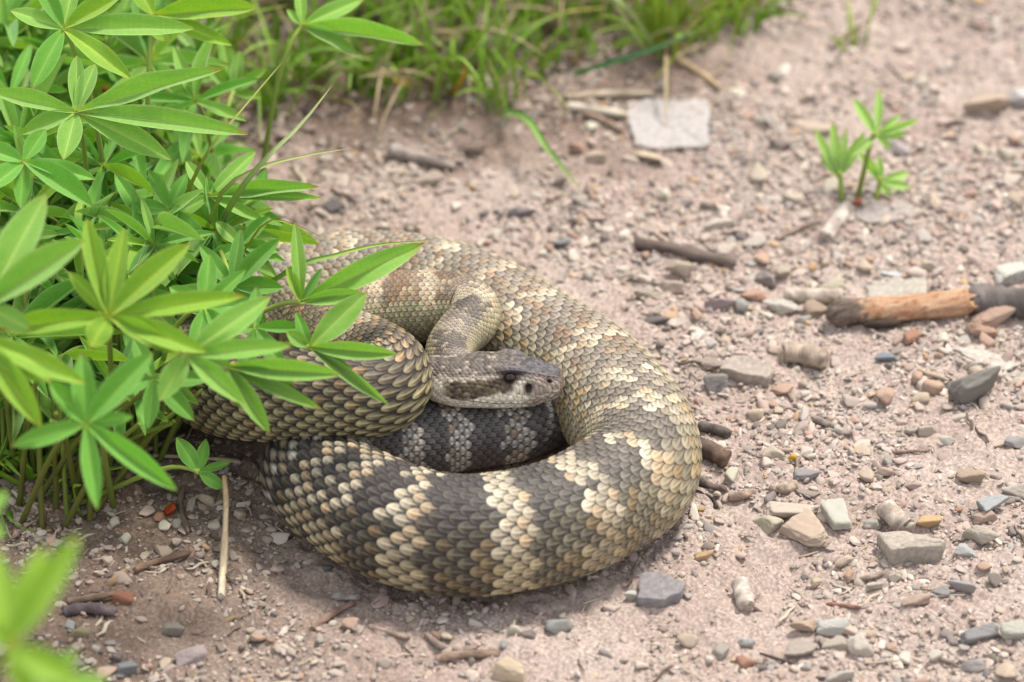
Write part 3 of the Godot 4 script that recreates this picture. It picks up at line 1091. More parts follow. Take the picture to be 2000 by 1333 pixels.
	stone(155, 1236, 42, 26, [170, 158, 128], "olive tan pebble on the dark soil by the near leaves", 0.6, 0, 156, "stone", 0, 5.0)
	stone(340, 1232, 42, 36, [162, 156, 148], "dusty grey pebble on the dark soil", 0.7, 0, 157, "stone", 0, 6.0)
	stone(246, 1306, 42, 36, [142, 146, 152], "blue grey pebble near the bottom left", 0.6, 0, 158)
	stone(372, 1285, 64, 46, [178, 164, 166], "purple grey stone near the bottom left", 0.5, 25, 159)
	stone(206, 1316, 42, 40, [210, 184, 168], "pink pebble left of the blue grey one", 0.6, 0, 160, "stone", 0, 6.0)
	stone(640, 1110, 26, 26, [110, 110, 118], "small dark pebble in front of the lowest coil", 0.7, 0, 161)
	var seed_look := paint(look(170, 72, 30), 0.35)
	var sd := solid("seed", stone_mesh(3, 900, 1, 5.0, 0.05), seed_look)
	sd.transform = Transform3D(Basis.from_euler(Vector3(0.3, 0.3, 0.2)) * Basis.from_scale(Vector3(12, 14, 11) / PPM), grounded(331, 995, 0.0022))
	tag(sd, "glossy red brown seed on the dark soil by the lupine stems", "seed")
	var bud := solid("seed", stone_mesh(3, 901, 1, 5.0, 0.1), paint(look(158, 92, 66), 0.8))
	bud.transform = Transform3D(Basis.from_scale(Vector3(10, 8, 8) / PPM), grounded(1675, 394, 0.0016))
	tag(bud, "small rust red husk at the foot of the seedling", "seed")


func slab(corners: Array, high: float, col: Array, label: String):   # a flat stone: its upper face as seen, worn edges, broken sides
	var top := []
	var mid := Vector3.ZERO
	for k in corners:
		var p := grounded(k[0], k[1], high / PPM)
		top.append(p)
		mid += p / corners.size()
	# more points along the rim, unevenly
	var rim := []
	var n := top.size()
	for i in n:
		for q in 4:
			rim.append(top[i].lerp(top[(i + 1) % n], q / 4.0) + Vector3(rng.randf_range(-1, 1), 0, rng.randf_range(-1, 1)) * (2.6 / PPM))
	var m := rim.size()
	var base := mid - Vector3.UP * (high * 0.5 / PPM)
	var v := PackedVector3Array()
	var idx := PackedInt32Array()
	var h := high / PPM
	# rings from the middle of the face outwards and down: [share of the way out, drop]
	var rings := [[0.35, -0.02], [0.7, 0.0], [0.93, 0.01], [0.985, 0.08], [1.0, 0.22], [1.01, 0.5], [0.98, 0.8], [0.9, 1.25]]
	v.append(mid - base + Vector3.UP * h * 0.03)
	for r in rings:
		for i in m:
			var p: Vector3 = mid.lerp(rim[i], r[0])
			p.y = rim[i].y * r[0] + mid.y * (1.0 - r[0]) - r[1] * h + lumps.get_noise_3d(p.x * 4.0, r[1] * 0.02, p.z * 4.0) * h * 0.12
			if r[1] > 0.3: p += (rim[i] - mid) * rng.randf_range(-0.03, 0.03)
			v.append(p - base)
	var turn := 0.0
	for i in n:
		var a: Vector3 = top[i] - mid
		var b: Vector3 = top[(i + 1) % n] - mid
		turn += a.x * b.z - a.z * b.x
	for i in m:
		var k := (i + 1) % m
		if turn > 0: idx.append_array([0, 1 + i, 1 + k])
		else: idx.append_array([0, 1 + k, 1 + i])
		for r in rings.size() - 1:
			var a := 1 + r * m
			if turn > 0: quad(idx, a + i, a + m + i, a + m + k, a + k)
			else: quad(idx, a + i, a + k, a + m + k, a + m + i)
	var o := solid("stone", to_mesh(v, PackedColorArray(), idx), textured(paint(look(col[0] * 1.04, col[1] * 1.04, col[2] * 1.04), 0.92), mottle, 55.0, 0.08))
	o.position = base
	tag(o, label, "stone", "stones lying on the gravel path")
	for i in n: blocked.append([mid.lerp(top[i], 0.6), mid.distance_to(top[i]) * 0.45])


func stick(keys: Array, r0: float, r1: float, ca: Array, cb: Array, label: String, called := "stick", sides := 12, rough := 0.11, category := "stick") -> MeshInstance3D:
	# keys: [x, y, height of the middle in the photograph's pixels above its resting place]
	var pts := []
	for k in keys:
		pts.append(grounded(k[0], k[1], (k[2] + r0 * 0.8) / PPM))
	var line := curve_points(pts, 22)
	var radii := []
	var knot := rng.randf_range(0.2, 0.8)
	var long: float = (pts[0] as Vector3).distance_to(pts[pts.size() - 1]) * PPM
	var bumpy := clampf(long / (r0 * 14.0), 0.1, 1.0)
	for i in 22:
		var f := i / 21.0
		var swell := 1.0 + bumpy * 0.16 * exp(-pow((f - knot) / 0.06, 2.0)) + bumpy * 0.10 * sin(f * 11.0 + px_seed(keys))
		if rough > 0.04 and r0 > 4.0: swell *= smoothstep(-0.09, 0.05, f) * smoothstep(1.09, 0.94, f)
		radii.append(lerpf(r0, r1, f) / PPM * swell * rng.randf_range(0.95, 1.05))
	var mid: Vector3 = line[11]
	for i in 22:
		line[i] -= mid
	var m := tube(line, radii, sides, look(ca[0], ca[1], ca[2]), look(cb[0], cb[1], cb[2]), rough)
	var o := solid(called, m, textured(paint(Color(1.1, 1.1, 1.1), 0.9, true), mottle, 160.0, 0.03))
	o.position = mid
	if label: tag(o, label, category, "dead sticks and stems on the path")
	for i in 22:
		blocked.append([line[i] + mid, r0 / PPM])
	return o


func px_seed(keys: Array) -> float:
	return fmod(keys[0][0] * 0.37 + keys[0][1] * 0.11, TAU)


func build_sticks():
	# the broken stick: grey split end, bare orange wood, charred underside, all one piece of wood
	var at := grounded(1760, 610, 0.0)
	var root := thing("broken_stick", at)
	tag(root, "broken stick with bare orange wood and a grey split end", "stick")
	var keys := []
	for k in [[1614, 618], [1660, 609], [1740, 607], [1830, 598], [1897, 589]]:
		keys.append(grounded(k[0], k[1], 21.0 / PPM) - at)
	var line := curve_points(keys, 44)
	var v := PackedVector3Array()
	var c := PackedColorArray()
	var idx := PackedInt32Array()
	var sides := 30
	for i in 44:
		var f := i / 43.0
		var t: Vector3 = (line[mini(i + 1, 43)] - line[maxi(i - 1, 0)]).normalized()
		var out := Vector3(0, 0, 1)
		out = (out - t * out.dot(t)).normalized()
		var up := out.cross(t)
		if up.y < 0: up = -up
		for j in sides:
			var a := TAU * j / sides
			var grain := streaks.get_noise_2d(j * 60.0, i * 6.0)
			var chips := streaks.get_noise_2d(j * 16.0 + 500.0, i * 26.0)
			var r := lerpf(29.0, 27.0, f) * (1.0 + 0.09 * grain + 0.07 * chips)
			r *= smoothstep(-0.12, 0.14, f) * (0.55 + 0.45 * smoothstep(-0.02, 0.2, f - 0.08 * grain))
			if f < 0.36: r *= 1.0 - 0.16 * smoothstep(-0.2, 0.4, grain)      # split lengthwise
			var end := t * (grain * 26.0 / PPM) if i > 40 else Vector3.ZERO
			v.append(line[i] + (out * cos(a) + up * sin(a)) * (r / PPM) + end)
			var edge := 0.33 + 0.13 * chips + 0.05 * grain
			var wood := look(196, 146, 112).lerp(look(228, 196, 166), clampf(0.5 + 0.9 * grain, 0, 1))
			wood = wood.lerp(look(166, 104, 72), smoothstep(0.25, 0.5, chips) * 0.7)
			var grey := look(164, 146, 134).lerp(look(104, 92, 84), clampf(0.5 + 1.1 * grain, 0, 1))
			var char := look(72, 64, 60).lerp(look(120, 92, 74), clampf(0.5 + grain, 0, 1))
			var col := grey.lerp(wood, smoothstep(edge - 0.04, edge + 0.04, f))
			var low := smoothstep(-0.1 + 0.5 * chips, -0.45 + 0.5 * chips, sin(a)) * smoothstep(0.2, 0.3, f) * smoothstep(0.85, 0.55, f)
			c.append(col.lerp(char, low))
	for i in 43:
		for j in sides:
			var k := (j + 1) % sides
			quad(idx, i * sides + j, (i + 1) * sides + j, (i + 1) * sides + k, i * sides + k)
	for e in 2:
		var ring := 0 if e == 0 else 43 * sides
		v.append(line[0 if e == 0 else 43])
		c.append(look(176, 132, 104))
		for j in sides:
			var k := (j + 1) % sides
			if e == 0: idx.append_array([v.size() - 1, ring + j, ring + k])
			else: idx.append_array([v.size() - 1, ring + k, ring + j])
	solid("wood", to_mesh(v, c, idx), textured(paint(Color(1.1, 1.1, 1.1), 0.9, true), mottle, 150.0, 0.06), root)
	var parts := [["loose_splinter", [[1872, 584], [1886, 590], [1902, 604]], [7, 11, 3], [150, 104, 78], [160, 116, 90]], ["bark_strip", [[1690, 634], [1730, 632], [1764, 628]], [6, 9, 4], [74, 64, 60], [100, 84, 72]]]
	for p in parts:
		var pts := []
		for k in p[1]:
			pts.append(grounded(k[0], k[1], 14.0 / PPM) - at)
		var bits := curve_points(pts, 12)
		var radii := []
		for i in 12:
			var f: float = i / 11.0 * (p[2].size() - 1)
			var k := mini(int(f), p[2].size() - 2)
			radii.append(lerpf(p[2][k], p[2][k + 1], f - k) / PPM)
		var ca: Array = p[3]
		var cb: Array = p[4]
		solid(p[0], tube(bits, radii, 10, look(ca[0], ca[1], ca[2]), look(cb[0], cb[1], cb[2]), 0.12), textured(paint(Color(1.1, 1.1, 1.1), 0.85, true), mottle, 120.0, 0.04), root)
	for x in [1630, 1700, 1760, 1830, 1890]:
		blocked.append([place(x, 612), 0.007])
	stick([[1893, 580, 0], [1950, 588, 0], [2030, 596, 0]], 28, 32, [140, 132, 128], [120, 112, 108], "thick dark grey stick continuing from the broken orange stick")
	stick([[1240, 475, 2], [1300, 484, 0], [1370, 500, 0], [1438, 514, 2]], 12, 13, [118, 104, 98], [138, 124, 116], "dark weathered twig lying behind the snake")
	stick([[1612, 466, 0], [1634, 434, 0], [1655, 404, 3]], 15, 15, [222, 208, 198], [214, 200, 190], "short whitish barkless stick below the seedling")
	stick([[1516, 466, 0], [1560, 447, 0], [1606, 430, 2]], 6, 5, [176, 156, 142], [170, 150, 138], "thin twig left of the short whitish stick")
	stick([[1535, 574, 0], [1590, 580, 0], [1645, 577, 0]], 15, 16, [214, 198, 184], [206, 190, 176], "pale smooth branch piece among the stones behind the snake")
	stick([[1530, 688, 4], [1570, 693, 2], [1612, 702, 2]], 21, 21, [196, 178, 160], [186, 168, 152], "short log like piece of bark right of the coil", "stick", 11, 0.06)
	stick([[1364, 832, 2], [1395, 838, 2], [1424, 850, 0]], 10, 10, [128, 120, 116], [110, 102, 98], "dark bent twig end poking out beside the coil")
	stick([[1362, 868, 2], [1394, 884, 2], [1420, 898, 2]], 17, 18, [108, 98, 94], [140, 116, 100], "dark cut twig with a brown end beside the coil", "stick", 11, 0.05)
	stick([[1365, 936, 0], [1385, 948, 0], [1420, 955, 0]], 8, 5, [120, 112, 108], [150, 130, 118], "dark splinter on the gravel below the cut twig")
	stick([[1590, 818, 0], [1610, 826, 0], [1630, 835, 0]], 7, 7, [166, 152, 142], [158, 144, 134], "short brown stick in the gravel right of the coil")
	stick([[1612, 842, 0], [1640, 845, 0], [1664, 846, 0]], 7, 5, [172, 162, 152], [160, 150, 142], "flat grey splinter below the short brown stick")
	stick([[1740, 884, 0], [1780, 882, 0], [1816, 880, 0]], 3.5, 3, [170, 146, 134], [160, 138, 126], "very thin twig on the bare gravel at the right")
	stick([[1505, 955, 0], [1535, 955, 0], [1556, 950, 0]], 9, 10, [196, 176, 156], [188, 170, 150], "pale bark strip above the stone cluster")
	stick([[1425, 972, 0], [1450, 968, 0], [1476, 962, 0]], 9, 8, [190, 166, 150], [176, 152, 138], "brown bark strip left of the pale bark strip")
	stick([[1728, 992, 6], [1748, 1010, 4], [1768, 1030, 2]], 20, 20, [206, 190, 176], [198, 182, 168], "thick pale branch piece behind the large tan wedge", "stick", 12, 0.05)
	stick([[1446, 1140, 4], [1452, 1162, 2], [1458, 1186, 0]], 17, 17, [224, 210, 198], [214, 198, 186], "stubby pale barkless stick on the foreground dirt", "stick", 12, 0.05)
	stick([[760, 292, 0], [810, 306, 0], [888, 325, 0]], 16, 8, [188, 176, 170], [176, 162, 156], "grey driftwood stick in front of the grass")
	stick([[262, 1114, 0], [310, 1096, 0], [372, 1080, 0]], 7, 5, [150, 122, 104], [136, 112, 98], "slender brown twig on the dark soil at the left")
	stick([[122, 1196, 0], [170, 1188, 0], [226, 1196, 0]], 11, 10, [112, 100, 104], [128, 114, 114], "dark purple twig beside the brick red pebble")
	stick([[130, 1176, 2], [180, 1168, 2], [226, 1160, 0]], 7, 6, [164, 138, 120], [150, 126, 112], "brown twig above the dark purple twig")
	stick([[610, 1228, 0], [650, 1200, 0], [690, 1178, 0]], 6, 6, [160, 132, 120], [150, 124, 112], "reddish brown twig in front of the lowest coil")
	stick([[648, 1164, 2], [675, 1167, 2], [702, 1168, 2]], 7, 7, [172, 164, 160], [160, 152, 148], "short grey stick end touching the reddish twig")
	stick([[832, 1238, 0], [860, 1262, 0], [900, 1272, 0], [930, 1262, 0]], 6, 6, [168, 150, 140], [160, 142, 132], "curved brown twig among the litter in the foreground")
	stick([[852, 1288, 0], [900, 1280, 0], [976, 1278, 0]], 8, 9, [184, 160, 140], [150, 128, 114], "flat bark strip below the curved twig")
	stick([[720, 1224, 0], [760, 1236, 0], [800, 1246, 0]], 5, 5, [186, 164, 150], [172, 150, 136], "pale thin twig lying in the foreground litter")
	stick([[1680, 1132, 0], [1700, 1128, 0], [1730, 1120, 3]], 5, 5, [178, 160, 148], [168, 150, 140], "thin twig below the large tan wedge stone")
	stick([[1616, 1180, 0], [1650, 1184, 0], [1680, 1188, 0]], 4, 4, [170, 130, 116], [160, 124, 112], "thin reddish twig on the foreground dirt")
	stick([[1360, 958, 0], [1392, 975, 0], [1400, 992, 0]], 3, 3, [84, 76, 74], [90, 82, 78], "black thread like rootlet beside the coil")
	stick([[358, 950, 12], [352, 990, 2], [368, 1040, 0]], 6, 4, [138, 120, 108], [150, 132, 118], "bent dry root by the red brown seed")
	var straw := stick([[432, 1165, 0], [437, 1080, 20], [441, 990, 60], [438, 930, 100]], 7.5, 5, [226, 214, 190], [196, 168, 130], "", "dry_stem", 8, 0.03)
	tag(straw, "upright bleached dry stem in the shade left of the coil", "dry stem")
	var chaff := [[[1105, 190], [1190, 184], [1276, 184], 9, [206, 188, 166], "long straw lying behind the large square stone"], [[1110, 208], [1170, 216], [1232, 226], 10, [226, 214, 194], "bleached straw pointing at the large square stone"], [[1140, 222], [1180, 236], [1214, 256], 8, [168, 146, 128], "brown straw below the bleached straw"],
		[[1325, 116], [1360, 138], [1408, 172], 9, [214, 188, 152], "tan straw under the right grass tuft"], [[470, 905], [440, 898], [300, 890], 5, [200, 182, 160], "thin straw in the shade under the lupine"], [[285, 880], [320, 866], [360, 850], 5, [206, 190, 170], "pale straw among the lupine stems"], [[1070, 45], [1110, 52], [1160, 58], 12, [206, 184, 160], "faded straw inside the back grass"]]
	for bit in chaff:
		var a: Array = bit[0]
		var b: Array = bit[1]
		var d: Array = bit[2]
		var o := stick([[a[0], a[1], 2], [b[0], b[1], 3], [d[0], d[1], 1]], bit[3], bit[3] * 0.7, bit[4], bit[4], "", "straw", 6, 0.03)
		tag(o, bit[5], "straw", "dead sticks and stems on the path")


func build_small_pebbles():
	var spots := [[1303, 241, "the large square pale stone"], [1690, 330, "the lupine seedling"], [1760, 610, "the broken orange stick"], [1907, 757, "the dark grey wedge rock"], [1340, 495, "the dark twig behind the snake"], [1560, 1010, "the stone cluster"], [1778, 1072, "the large tan wedge stone"], [1292, 1152, "the dark angular stone in front"], [900, 1220, "the front of the coil"], [330, 1100, "the shaded soil left of the coil"], [1458, 722, "the grey brown slab"], [1395, 870, "the twigs at the coil's side"], [900, 360, "the driftwood stick and grass"], [1880, 1200, "the purplish oval stone"], [1900, 400, "the path's upper right"], [1100, 420, "the back of the coil"], [1600, 1250, "the foreground gravel"], [1560, 890, "the tiny yellow pebble"], [438, 1050, "the bleached upright stem"], [331, 995, "the red brown seed"], [240, 1172, "the brick red pebble"], [650, 404, "the dark slate pebble"], [838, 352, "the driftwood stick"],
		[1020, 415, "the dark purple flat stone"], [1163, 308, "the pinkish pebble by the straws"], [1080, 340, "the hanging grass blade"], [590, 300, "the slanting grey green grass blade"], [660, 1190, "the reddish brown twig"], [900, 1278, "the flat bark strip"], [995, 1312, "the cream rounded stone"], [1090, 1224, "the grey green block"],
		[1452, 1163, "the stubby pale stick"], [1895, 930, "the brown knobbly lump"], [1850, 862, "the whitish green chip"], [1571, 693, "the log like bark"], [1732, 701, "the blue stone"], [1367, 655, "the cream white splinter"], [1630, 435, "the short whitish stick"], [1925, 200, "the large tan clod"], [1583, 248, "the flat beige slab"], [1660, 84, "the lone grass sprout"]]
	var tones := [["beige", 212, 194, 178], ["pinkish", 204, 174, 158], ["grey", 184, 178, 172], ["cream white", 228, 216, 202], ["dark grey", 146, 138, 132], ["rust brown", 184, 144, 124], ["ochre", 212, 174, 130], ["blue grey", 166, 168, 170]]
	var weights := [0.34, 0.56, 0.74, 0.88, 0.95, 0.972, 0.988, 1.0]
	var looks := []
	for t in tones:
		looks.append(stone_look(t[1], t[2], t[3]))
	var made := 0
	var tries := 0
	var told := {}
	while made < 260 and tries < 6000:
		tries += 1
		var px := rng.randf_range(-10, 2010)
		var py := rng.randf_range(150, 1340)
		var w := lerpf(15.0, 42.0 if px > 1150 else 32.0, pow(rng.randf(), 2.0))
		var p := grounded(px, py)
		if px < 420 and py < 960: continue
		if rng.randf() > gravelly(p.x, p.z) * 1.1: continue
		var free := true
		for b in blocked:
			var q: Vector3 = b[0]
			if Vector2(q.x - p.x, q.z - p.z).length() < b[1] + w * 0.55 / PPM:
				free = false
				break
		if not free or on_snake(p, w * 0.5 / PPM): continue
		var f := rng.randf()
		var t := 0
		while weights[t] < f: t += 1
		var flat := rng.randf_range(0.35, 0.85)
		var size := Vector3(w, w * flat, w * rng.randf_range(0.7, 1.2)) / PPM
		var best := 1e9
		var where := ""
		var at := Vector2.ZERO
		for s in spots:
			var d := Vector2(px - s[0], (py - s[1]) * 1.4).length()
			if d < best:
				best = d
				where = s[2]
				at = Vector2(s[0], s[1])
		var kind := ("flat " if flat < 0.48 else "plump " if flat > 0.7 else "") + ("tiny " if w < 19 else "small " if w < 25 else "fair sized ")
		var side := "left of" if px < at.x - 30 else "right of" if px > at.x + 30 else "near"
		if absf(py - at.y) > absf(px - at.x): side = "behind" if py < at.y else "in front of"
		var label := "%s%s pebble %s %s" % [kind, tones[t][0], side, where]
		if told.has(label): continue
		told[label] = true
		var shape := rng.randi() % 10
		var o := solid("pebble", rock_shapes[shape], looks[t])
		o.transform = Transform3D(Basis.from_euler(Vector3(rng.randf_range(-.2, .2), rng.randf() * TAU, rng.randf_range(-.2, .2))) * Basis.from_scale(size * 0.5), p + Vector3.UP * size.y * 0.34)
		blocked.append([p, w * 0.5 / PPM])
		tag(o, label, "pebble", "loose pebbles in the gravel")
		made += 1


func on_snake(p: Vector3, margin: float) -> bool:
	for i in range(0, spine_p.size(), 6):
		var q := spine_p[i]
		if q.y < 0.04 and Vector2(q.x - p.x, q.z - p.z).length() < spine_r[i] * 0.9 + margin:
			return true
	return false


# ---------- lupines

var leaflet_shapes: Array = []
var leaf_looks: Array = []
var stem_look: StandardMaterial3D


func leaflet_mesh(curl: float, fold: float, wave: float, wide: float, at_seed: int) -> ArrayMesh:
	# one leaflet, a metre long along x, pale along its midrib and rim
	var r := RandomNumberGenerator.new()
	r.seed = at_seed
	var v := PackedVector3Array()
	var c := PackedColorArray()
	var idx := PackedInt32Array()
	var across := [-1.0, -0.86, -0.5, -0.09, 0.0, 0.09, 0.5, 0.86, 1.0]
	var ph := r.randf() * TAU
	for i in 15:
		var t := i / 14.0
		var w := wide * 0.5 * pow(sin(PI * pow(t, 1.22) * 0.97 + 0.05), 0.72)
		if i == 14: w = wide * 0.03
		if i == 0: w = wide * 0.07
		var y := -curl * t * t + 0.05 * curl * sin(t * 5.0)
		for q in across.size():
			var s: float = across[q]
			var e := absf(s)
			var lift := e * fold * w * 1.5 + wave * w * sin(t * 9.0 + ph + (2.0 if s < 0 else 0.0)) * e
			var rib := 0.012 * wide if e > 0.2 else 0.0
			v.append(Vector3(t - 0.1 * e * w, y + lift + rib, s * w))
			var g := look(134, 190, 84)
			if e < 0.05: g = look(178, 216, 120)
			elif e < 0.2: g = look(148, 200, 96)
			elif e > 0.95: g = look(168, 206, 134)
			g = g.lerp(look(186, 214, 96), smoothstep(0.16, 0.0, t))
			g = g.lerp(look(176, 140, 84) if at_seed % 5 == 4 else look(190, 180, 96), (0.9 if at_seed % 5 == 4 else 0.5) * smoothstep(0.93, 0.99, t + 0.03 * e))
			g = g.lerp(look(112, 168, 70), 0.35 * maxf(0.0, sin(t * 60.0 - e * 9.0)) * smoothstep(0.1, 0.3, e) * smoothstep(0.95, 0.8, e))
			c.append(g)
	var n := across.size()
	for i in 14:
		for q in n - 1:
			var a := i * n + q
			quad(idx, a, a + n, a + n + 1, a + 1)
	return to_mesh(v, c, idx)


func set_leaves():
	for k in 10:
		leaflet_shapes.append(leaflet_mesh(rng.randf_range(-0.03, 0.16), rng.randf_range(0.12, 0.5), rng.randf_range(0.0, 0.16), 1.0, 300 + k))
	for t in [[1.3, 1.24, 1.24], [1.16, 1.24, 1.14], [1.38, 1.28, 1.0], [1.08, 1.16, 1.08], [1.36, 1.3, 1.32], [1.6, 1.42, 1.75]]:
		var m := paint(Color(t[0], t[1], t[2]), 0.62, true)
		m.metallic_specular = 0.35
		m.backlight_enabled = true
		m.backlight = Color(0.82, 0.88, 0.4)
		m.albedo_texture = mottle
		m.uv1_triplanar = true
		m.uv1_scale = Vector3(4, 4, 9)
		m.rim_enabled = true
		m.rim = 0.5
		m.rim_tint = 0.4
		leaf_looks.append(m)
	stem_look = paint(Color(1, 1, 1), 0.6, true)


func leaf(plant: Node3D, foot: Vector3, hub: Vector3, normal: Vector3, tips: Array, tone := -1, thick := 0.0011):
	# a leaf stalk from the foot to the hub, and leaflets from the hub to the tips: [point, width]
	var mid := foot.lerp(hub, 0.55) + Vector3(0, 0.22 * (hub.y - foot.y), 0)
	var line := curve_points([foot - hub, (foot.lerp(mid, 0.5)) - hub, mid - hub, mid.lerp(hub, 0.6) + Vector3(0, 0.004, 0) - hub, Vector3.ZERO], 16)
	var radii := []
	for i in 16:
		radii.append(thick * lerpf(1.25, 0.8, i / 15.0))
	radii[15] = thick * 1.5
	var o := solid("leaf", tube(line, radii, 7, look(124, 140, 64), look(176, 200, 96)), stem_look, plant)
	o.position = hub - plant.position
	for t in tips:
		var d: Vector3 = t[0] - hub
		var l := d.length()
		var x := d / l
		var z := x.cross(normal).normalized()
		var y := z.cross(x)
		var w: float = t[1]
		var piece := solid("leaflet", leaflet_shapes[rng.randi() % leaflet_shapes.size()], leaf_looks[tone if tone >= 0 else rng.randi() % 5], o)
		piece.transform = Transform3D(Basis(x * l, y * l * 0.6, z * w), Vector3.ZERO)


func leaf_at(plant: Node3D, foot: Vector3, px: float, py: float, h: float, n: Vector3, tips: Array, tone := -1):
	var hub := place(px, py, h)
	n = n.normalized()
	var out := []
	for t in tips:
		var dir := sight(t[0], t[1])
		var at := (hub - eye).dot(n) / dir.dot(n)
		var p := eye + dir * at
		var w: float = t[2] if t.size() > 2 else 52.0
		out.append([p + n * rng.randf_range(-0.12, 0.16) * hub.distance_to(p), w * 0.8 / PPM])
	leaf(plant, foot, hub, n, out, tone)


func wild_leaf(plant: Node3D, foot: Vector3, hub: Vector3, size: float):
	var n := Vector3(rng.randfn() * 0.35, 1.0, 0.25 + rng.randfn() * 0.35).normalized()
	var x := n.cross(Vector3(rng.randfn(), 0.1, rng.randfn())).normalized()
	var z := x.cross(n)
	var count := rng.randi_range(6, 8)
	var tips := []
	var cup := rng.randf_range(-0.2, 0.45)
	for k in count:
		var a := TAU * (k + rng.randf_range(-0.2, 0.2)) / count
		var l := size * rng.randf_range(0.75, 1.1)
		tips.append([hub + (x * cos(a) + z * sin(a) + n * cup).normalized() * l, l * rng.randf_range(0.155, 0.215)])
	leaf(plant, foot, hub, n, tips, -1, 0.0009)


func build_lupines():
	set_leaves()
	var feet := {"front": [170, 1000], "left": [20, 900], "middle": [260, 900], "back": [230, 640], "rear": [430, 520]}
	var labels := {
		"front": "lupine plant nearest the bare soil, with a pale centred star leaf", "left": "lupine plant at the left edge with large blurred leaflets", "middle": "lupine plant whose leaves reach over the coiled snake",
		"back": "tall lupine plant with long pale leaflets at the upper left", "rear": "lupine plant beside the grass whose leaf reaches over the bare path", "near": "out of focus bright lupine leaves nearest the lens",
	}
	var plants := {}
	for k: String in feet:
		var f: Array = feet[k]
		plants[k] = thing("lupine_plant", grounded(f[0], f[1]))
		tag(plants[k], labels[k], "lupine", "lupines at the edge of the path")
	var ft := func(k: String) -> Vector3:
		return plants[k].position + Vector3(rng.randf_range(-.012, .012), -0.001, rng.randf_range(-.012, .012))
	var up := Vector3(0, 0.85, 0.5)
	# the leaves that the photograph shows one by one
	leaf_at(plants.back, ft.call("back"), 148, 220, 0.135, Vector3(0.05, 0.8, 0.55), [[434, 140, 54], [482, 264, 56], [335, 300, 62], [124, 318, 58], [150, 110, 40], [185, 120, 44], [-20, 180, 46], [40, 260, 44]], 4)
	leaf_at(plants.back, ft.call("back"), 124, 56, 0.15, Vector3(0, 0.8, 0.55), [[378, 44, 58], [256, 158, 50], [240, -10, 50], [148, -60, 44], [70, -40, 44], [20, 20, 44], [60, 170, 56]])
	leaf_at(plants.rear, ft.call("rear"), 590, 50, 0.105, Vector3(0.05, 0.7, 0.6), [[828, 82, 46], [699, 108, 36], [712, -8, 44], [584, -30, 30], [560, 18, 20]], 4)
	leaf_at(plants.left, ft.call("left"), 46, 316, 0.13, Vector3(0.1, 0.85, 0.45), [[180, 404, 62], [186, 350, 44], [88, 258, 44], [-40, 290, 46], [-30, 380, 50], [40, 400, 40]], 1)
	leaf_at(plants.rear, ft.call("rear"), 408, 384, 0.085, Vector3(0, 0.75, 0.55), [[627, 386, 30], [622, 366, 40], [498, 291, 40], [545, 362, 26], [520, 438, 28], [362, 310, 34], [330, 420, 40]], 4)
	leaf_at(plants.middle, ft.call("middle"), 212, 618, 0.135, Vector3(0.0, 0.75, 0.65), [[168, 425, 50], [243, 448, 50], [370, 472, 62], [476, 570, 50], [402, 690, 54], [345, 690, 44], [176, 680, 60], [-4, 640, 54], [132, 528, 36]], 2)
	leaf_at(plants.middle, ft.call("middle"), 365, 694, 0.115, Vector3(0.05, 0.75, 0.65), [[528, 578, 62], [566, 680, 46], [312, 784, 56], [476, 792, 50], [452, 714, 34]], 4)
	leaf_at(plants.front, ft.call("front"), 168, 828, 0.115, Vector3(0.0, 0.72, 0.7), [[298, 690, 62], [20, 872, 46], [192, 1000, 44], [345, 958, 50], [258, 814, 34], [96, 745, 44], [160, 690, 54]], 1)
	leaf_at(plants.middle, ft.call("middle"), 588, 590, 0.088, Vector3(0.1, 0.62, 0.75), [[577, 434, 34], [830, 474, 62], [708, 572, 36], [560, 520, 26], [628, 524, 20]])
	leaf_at(plants.middle, ft.call("middle"), 604, 678, 0.088, Vector3(0.05, 0.6, 0.78), [[776, 692, 42], [758, 790, 30], [716, 572, 62], [578, 610, 28], [560, 648, 34], [690, 726, 26]])
	leaf_at(plants.middle, ft.call("middle"), 444, 716, 0.1, Vector3(0.05, 0.65, 0.75), [[664, 732, 50], [576, 752, 40], [628, 800, 34], [526, 846, 44], [470, 800, 30]], 0)
	leaf_at(plants.left, ft.call("left"), -30, 600, 0.15, Vector3(0.05, 0.8, 0.6), [[88, 378, 84], [168, 480, 74], [60, 640, 50], [-60, 450, 50]], 4)
	leaf_at(plants.left, ft.call("left"), -40, 660, 0.145, Vector3(0.05, 0.75, 0.65), [[165, 748, 54], [100, 742, 70], [80, 830, 60]], 2)
	leaf_at(plants.front, ft.call("front"), 388, 922, 0.022, Vector3(0.1, 0.7, 0.7), [[402, 858, 30], [345, 856, 42], [450, 904, 20], [436, 956, 32]], 1)
	leaf_at(plants.rear, ft.call("rear"), 470, 480, 0.075, Vector3(0, 0.75, 0.6), [[525, 424, 34], [546, 492, 36], [540, 540, 34], [420, 430, 34], [400, 520, 40], [556, 510, 26]])
	leaf_at(plants.rear, ft.call("rear"), 330, 410, 0.1, Vector3(0.1, 0.75, 0.6), [[364, 340, 32], [290, 330, 34], [400, 470, 40], [350, 480, 46], [250, 400, 40]], 3)
	leaf_at(plants.back, ft.call("back"), 300, 30, 0.13, Vector3(0, 0.7, 0.65), [[500, 12, 60], [452, 90, 40], [330, 80, 60], [260, -40, 50]], 2)
	leaf_at(plants.rear, ft.call("rear"), 455, 180, 0.06, Vector3(0, 0.7, 0.65), [[520, 136, 30], [470, 100, 34], [400, 120, 40], [510, 190, 26], [430, 60, 34]], 0)
	leaf_at(plants.rear, ft.call("rear"), 452, 560, 0.085, Vector3(0.05, 0.75, 0.65), [[545, 470, 44], [552, 560, 44], [520, 640, 44], [430, 660, 44], [390, 480, 40], [470, 450, 34], [370, 590, 44]], 3)
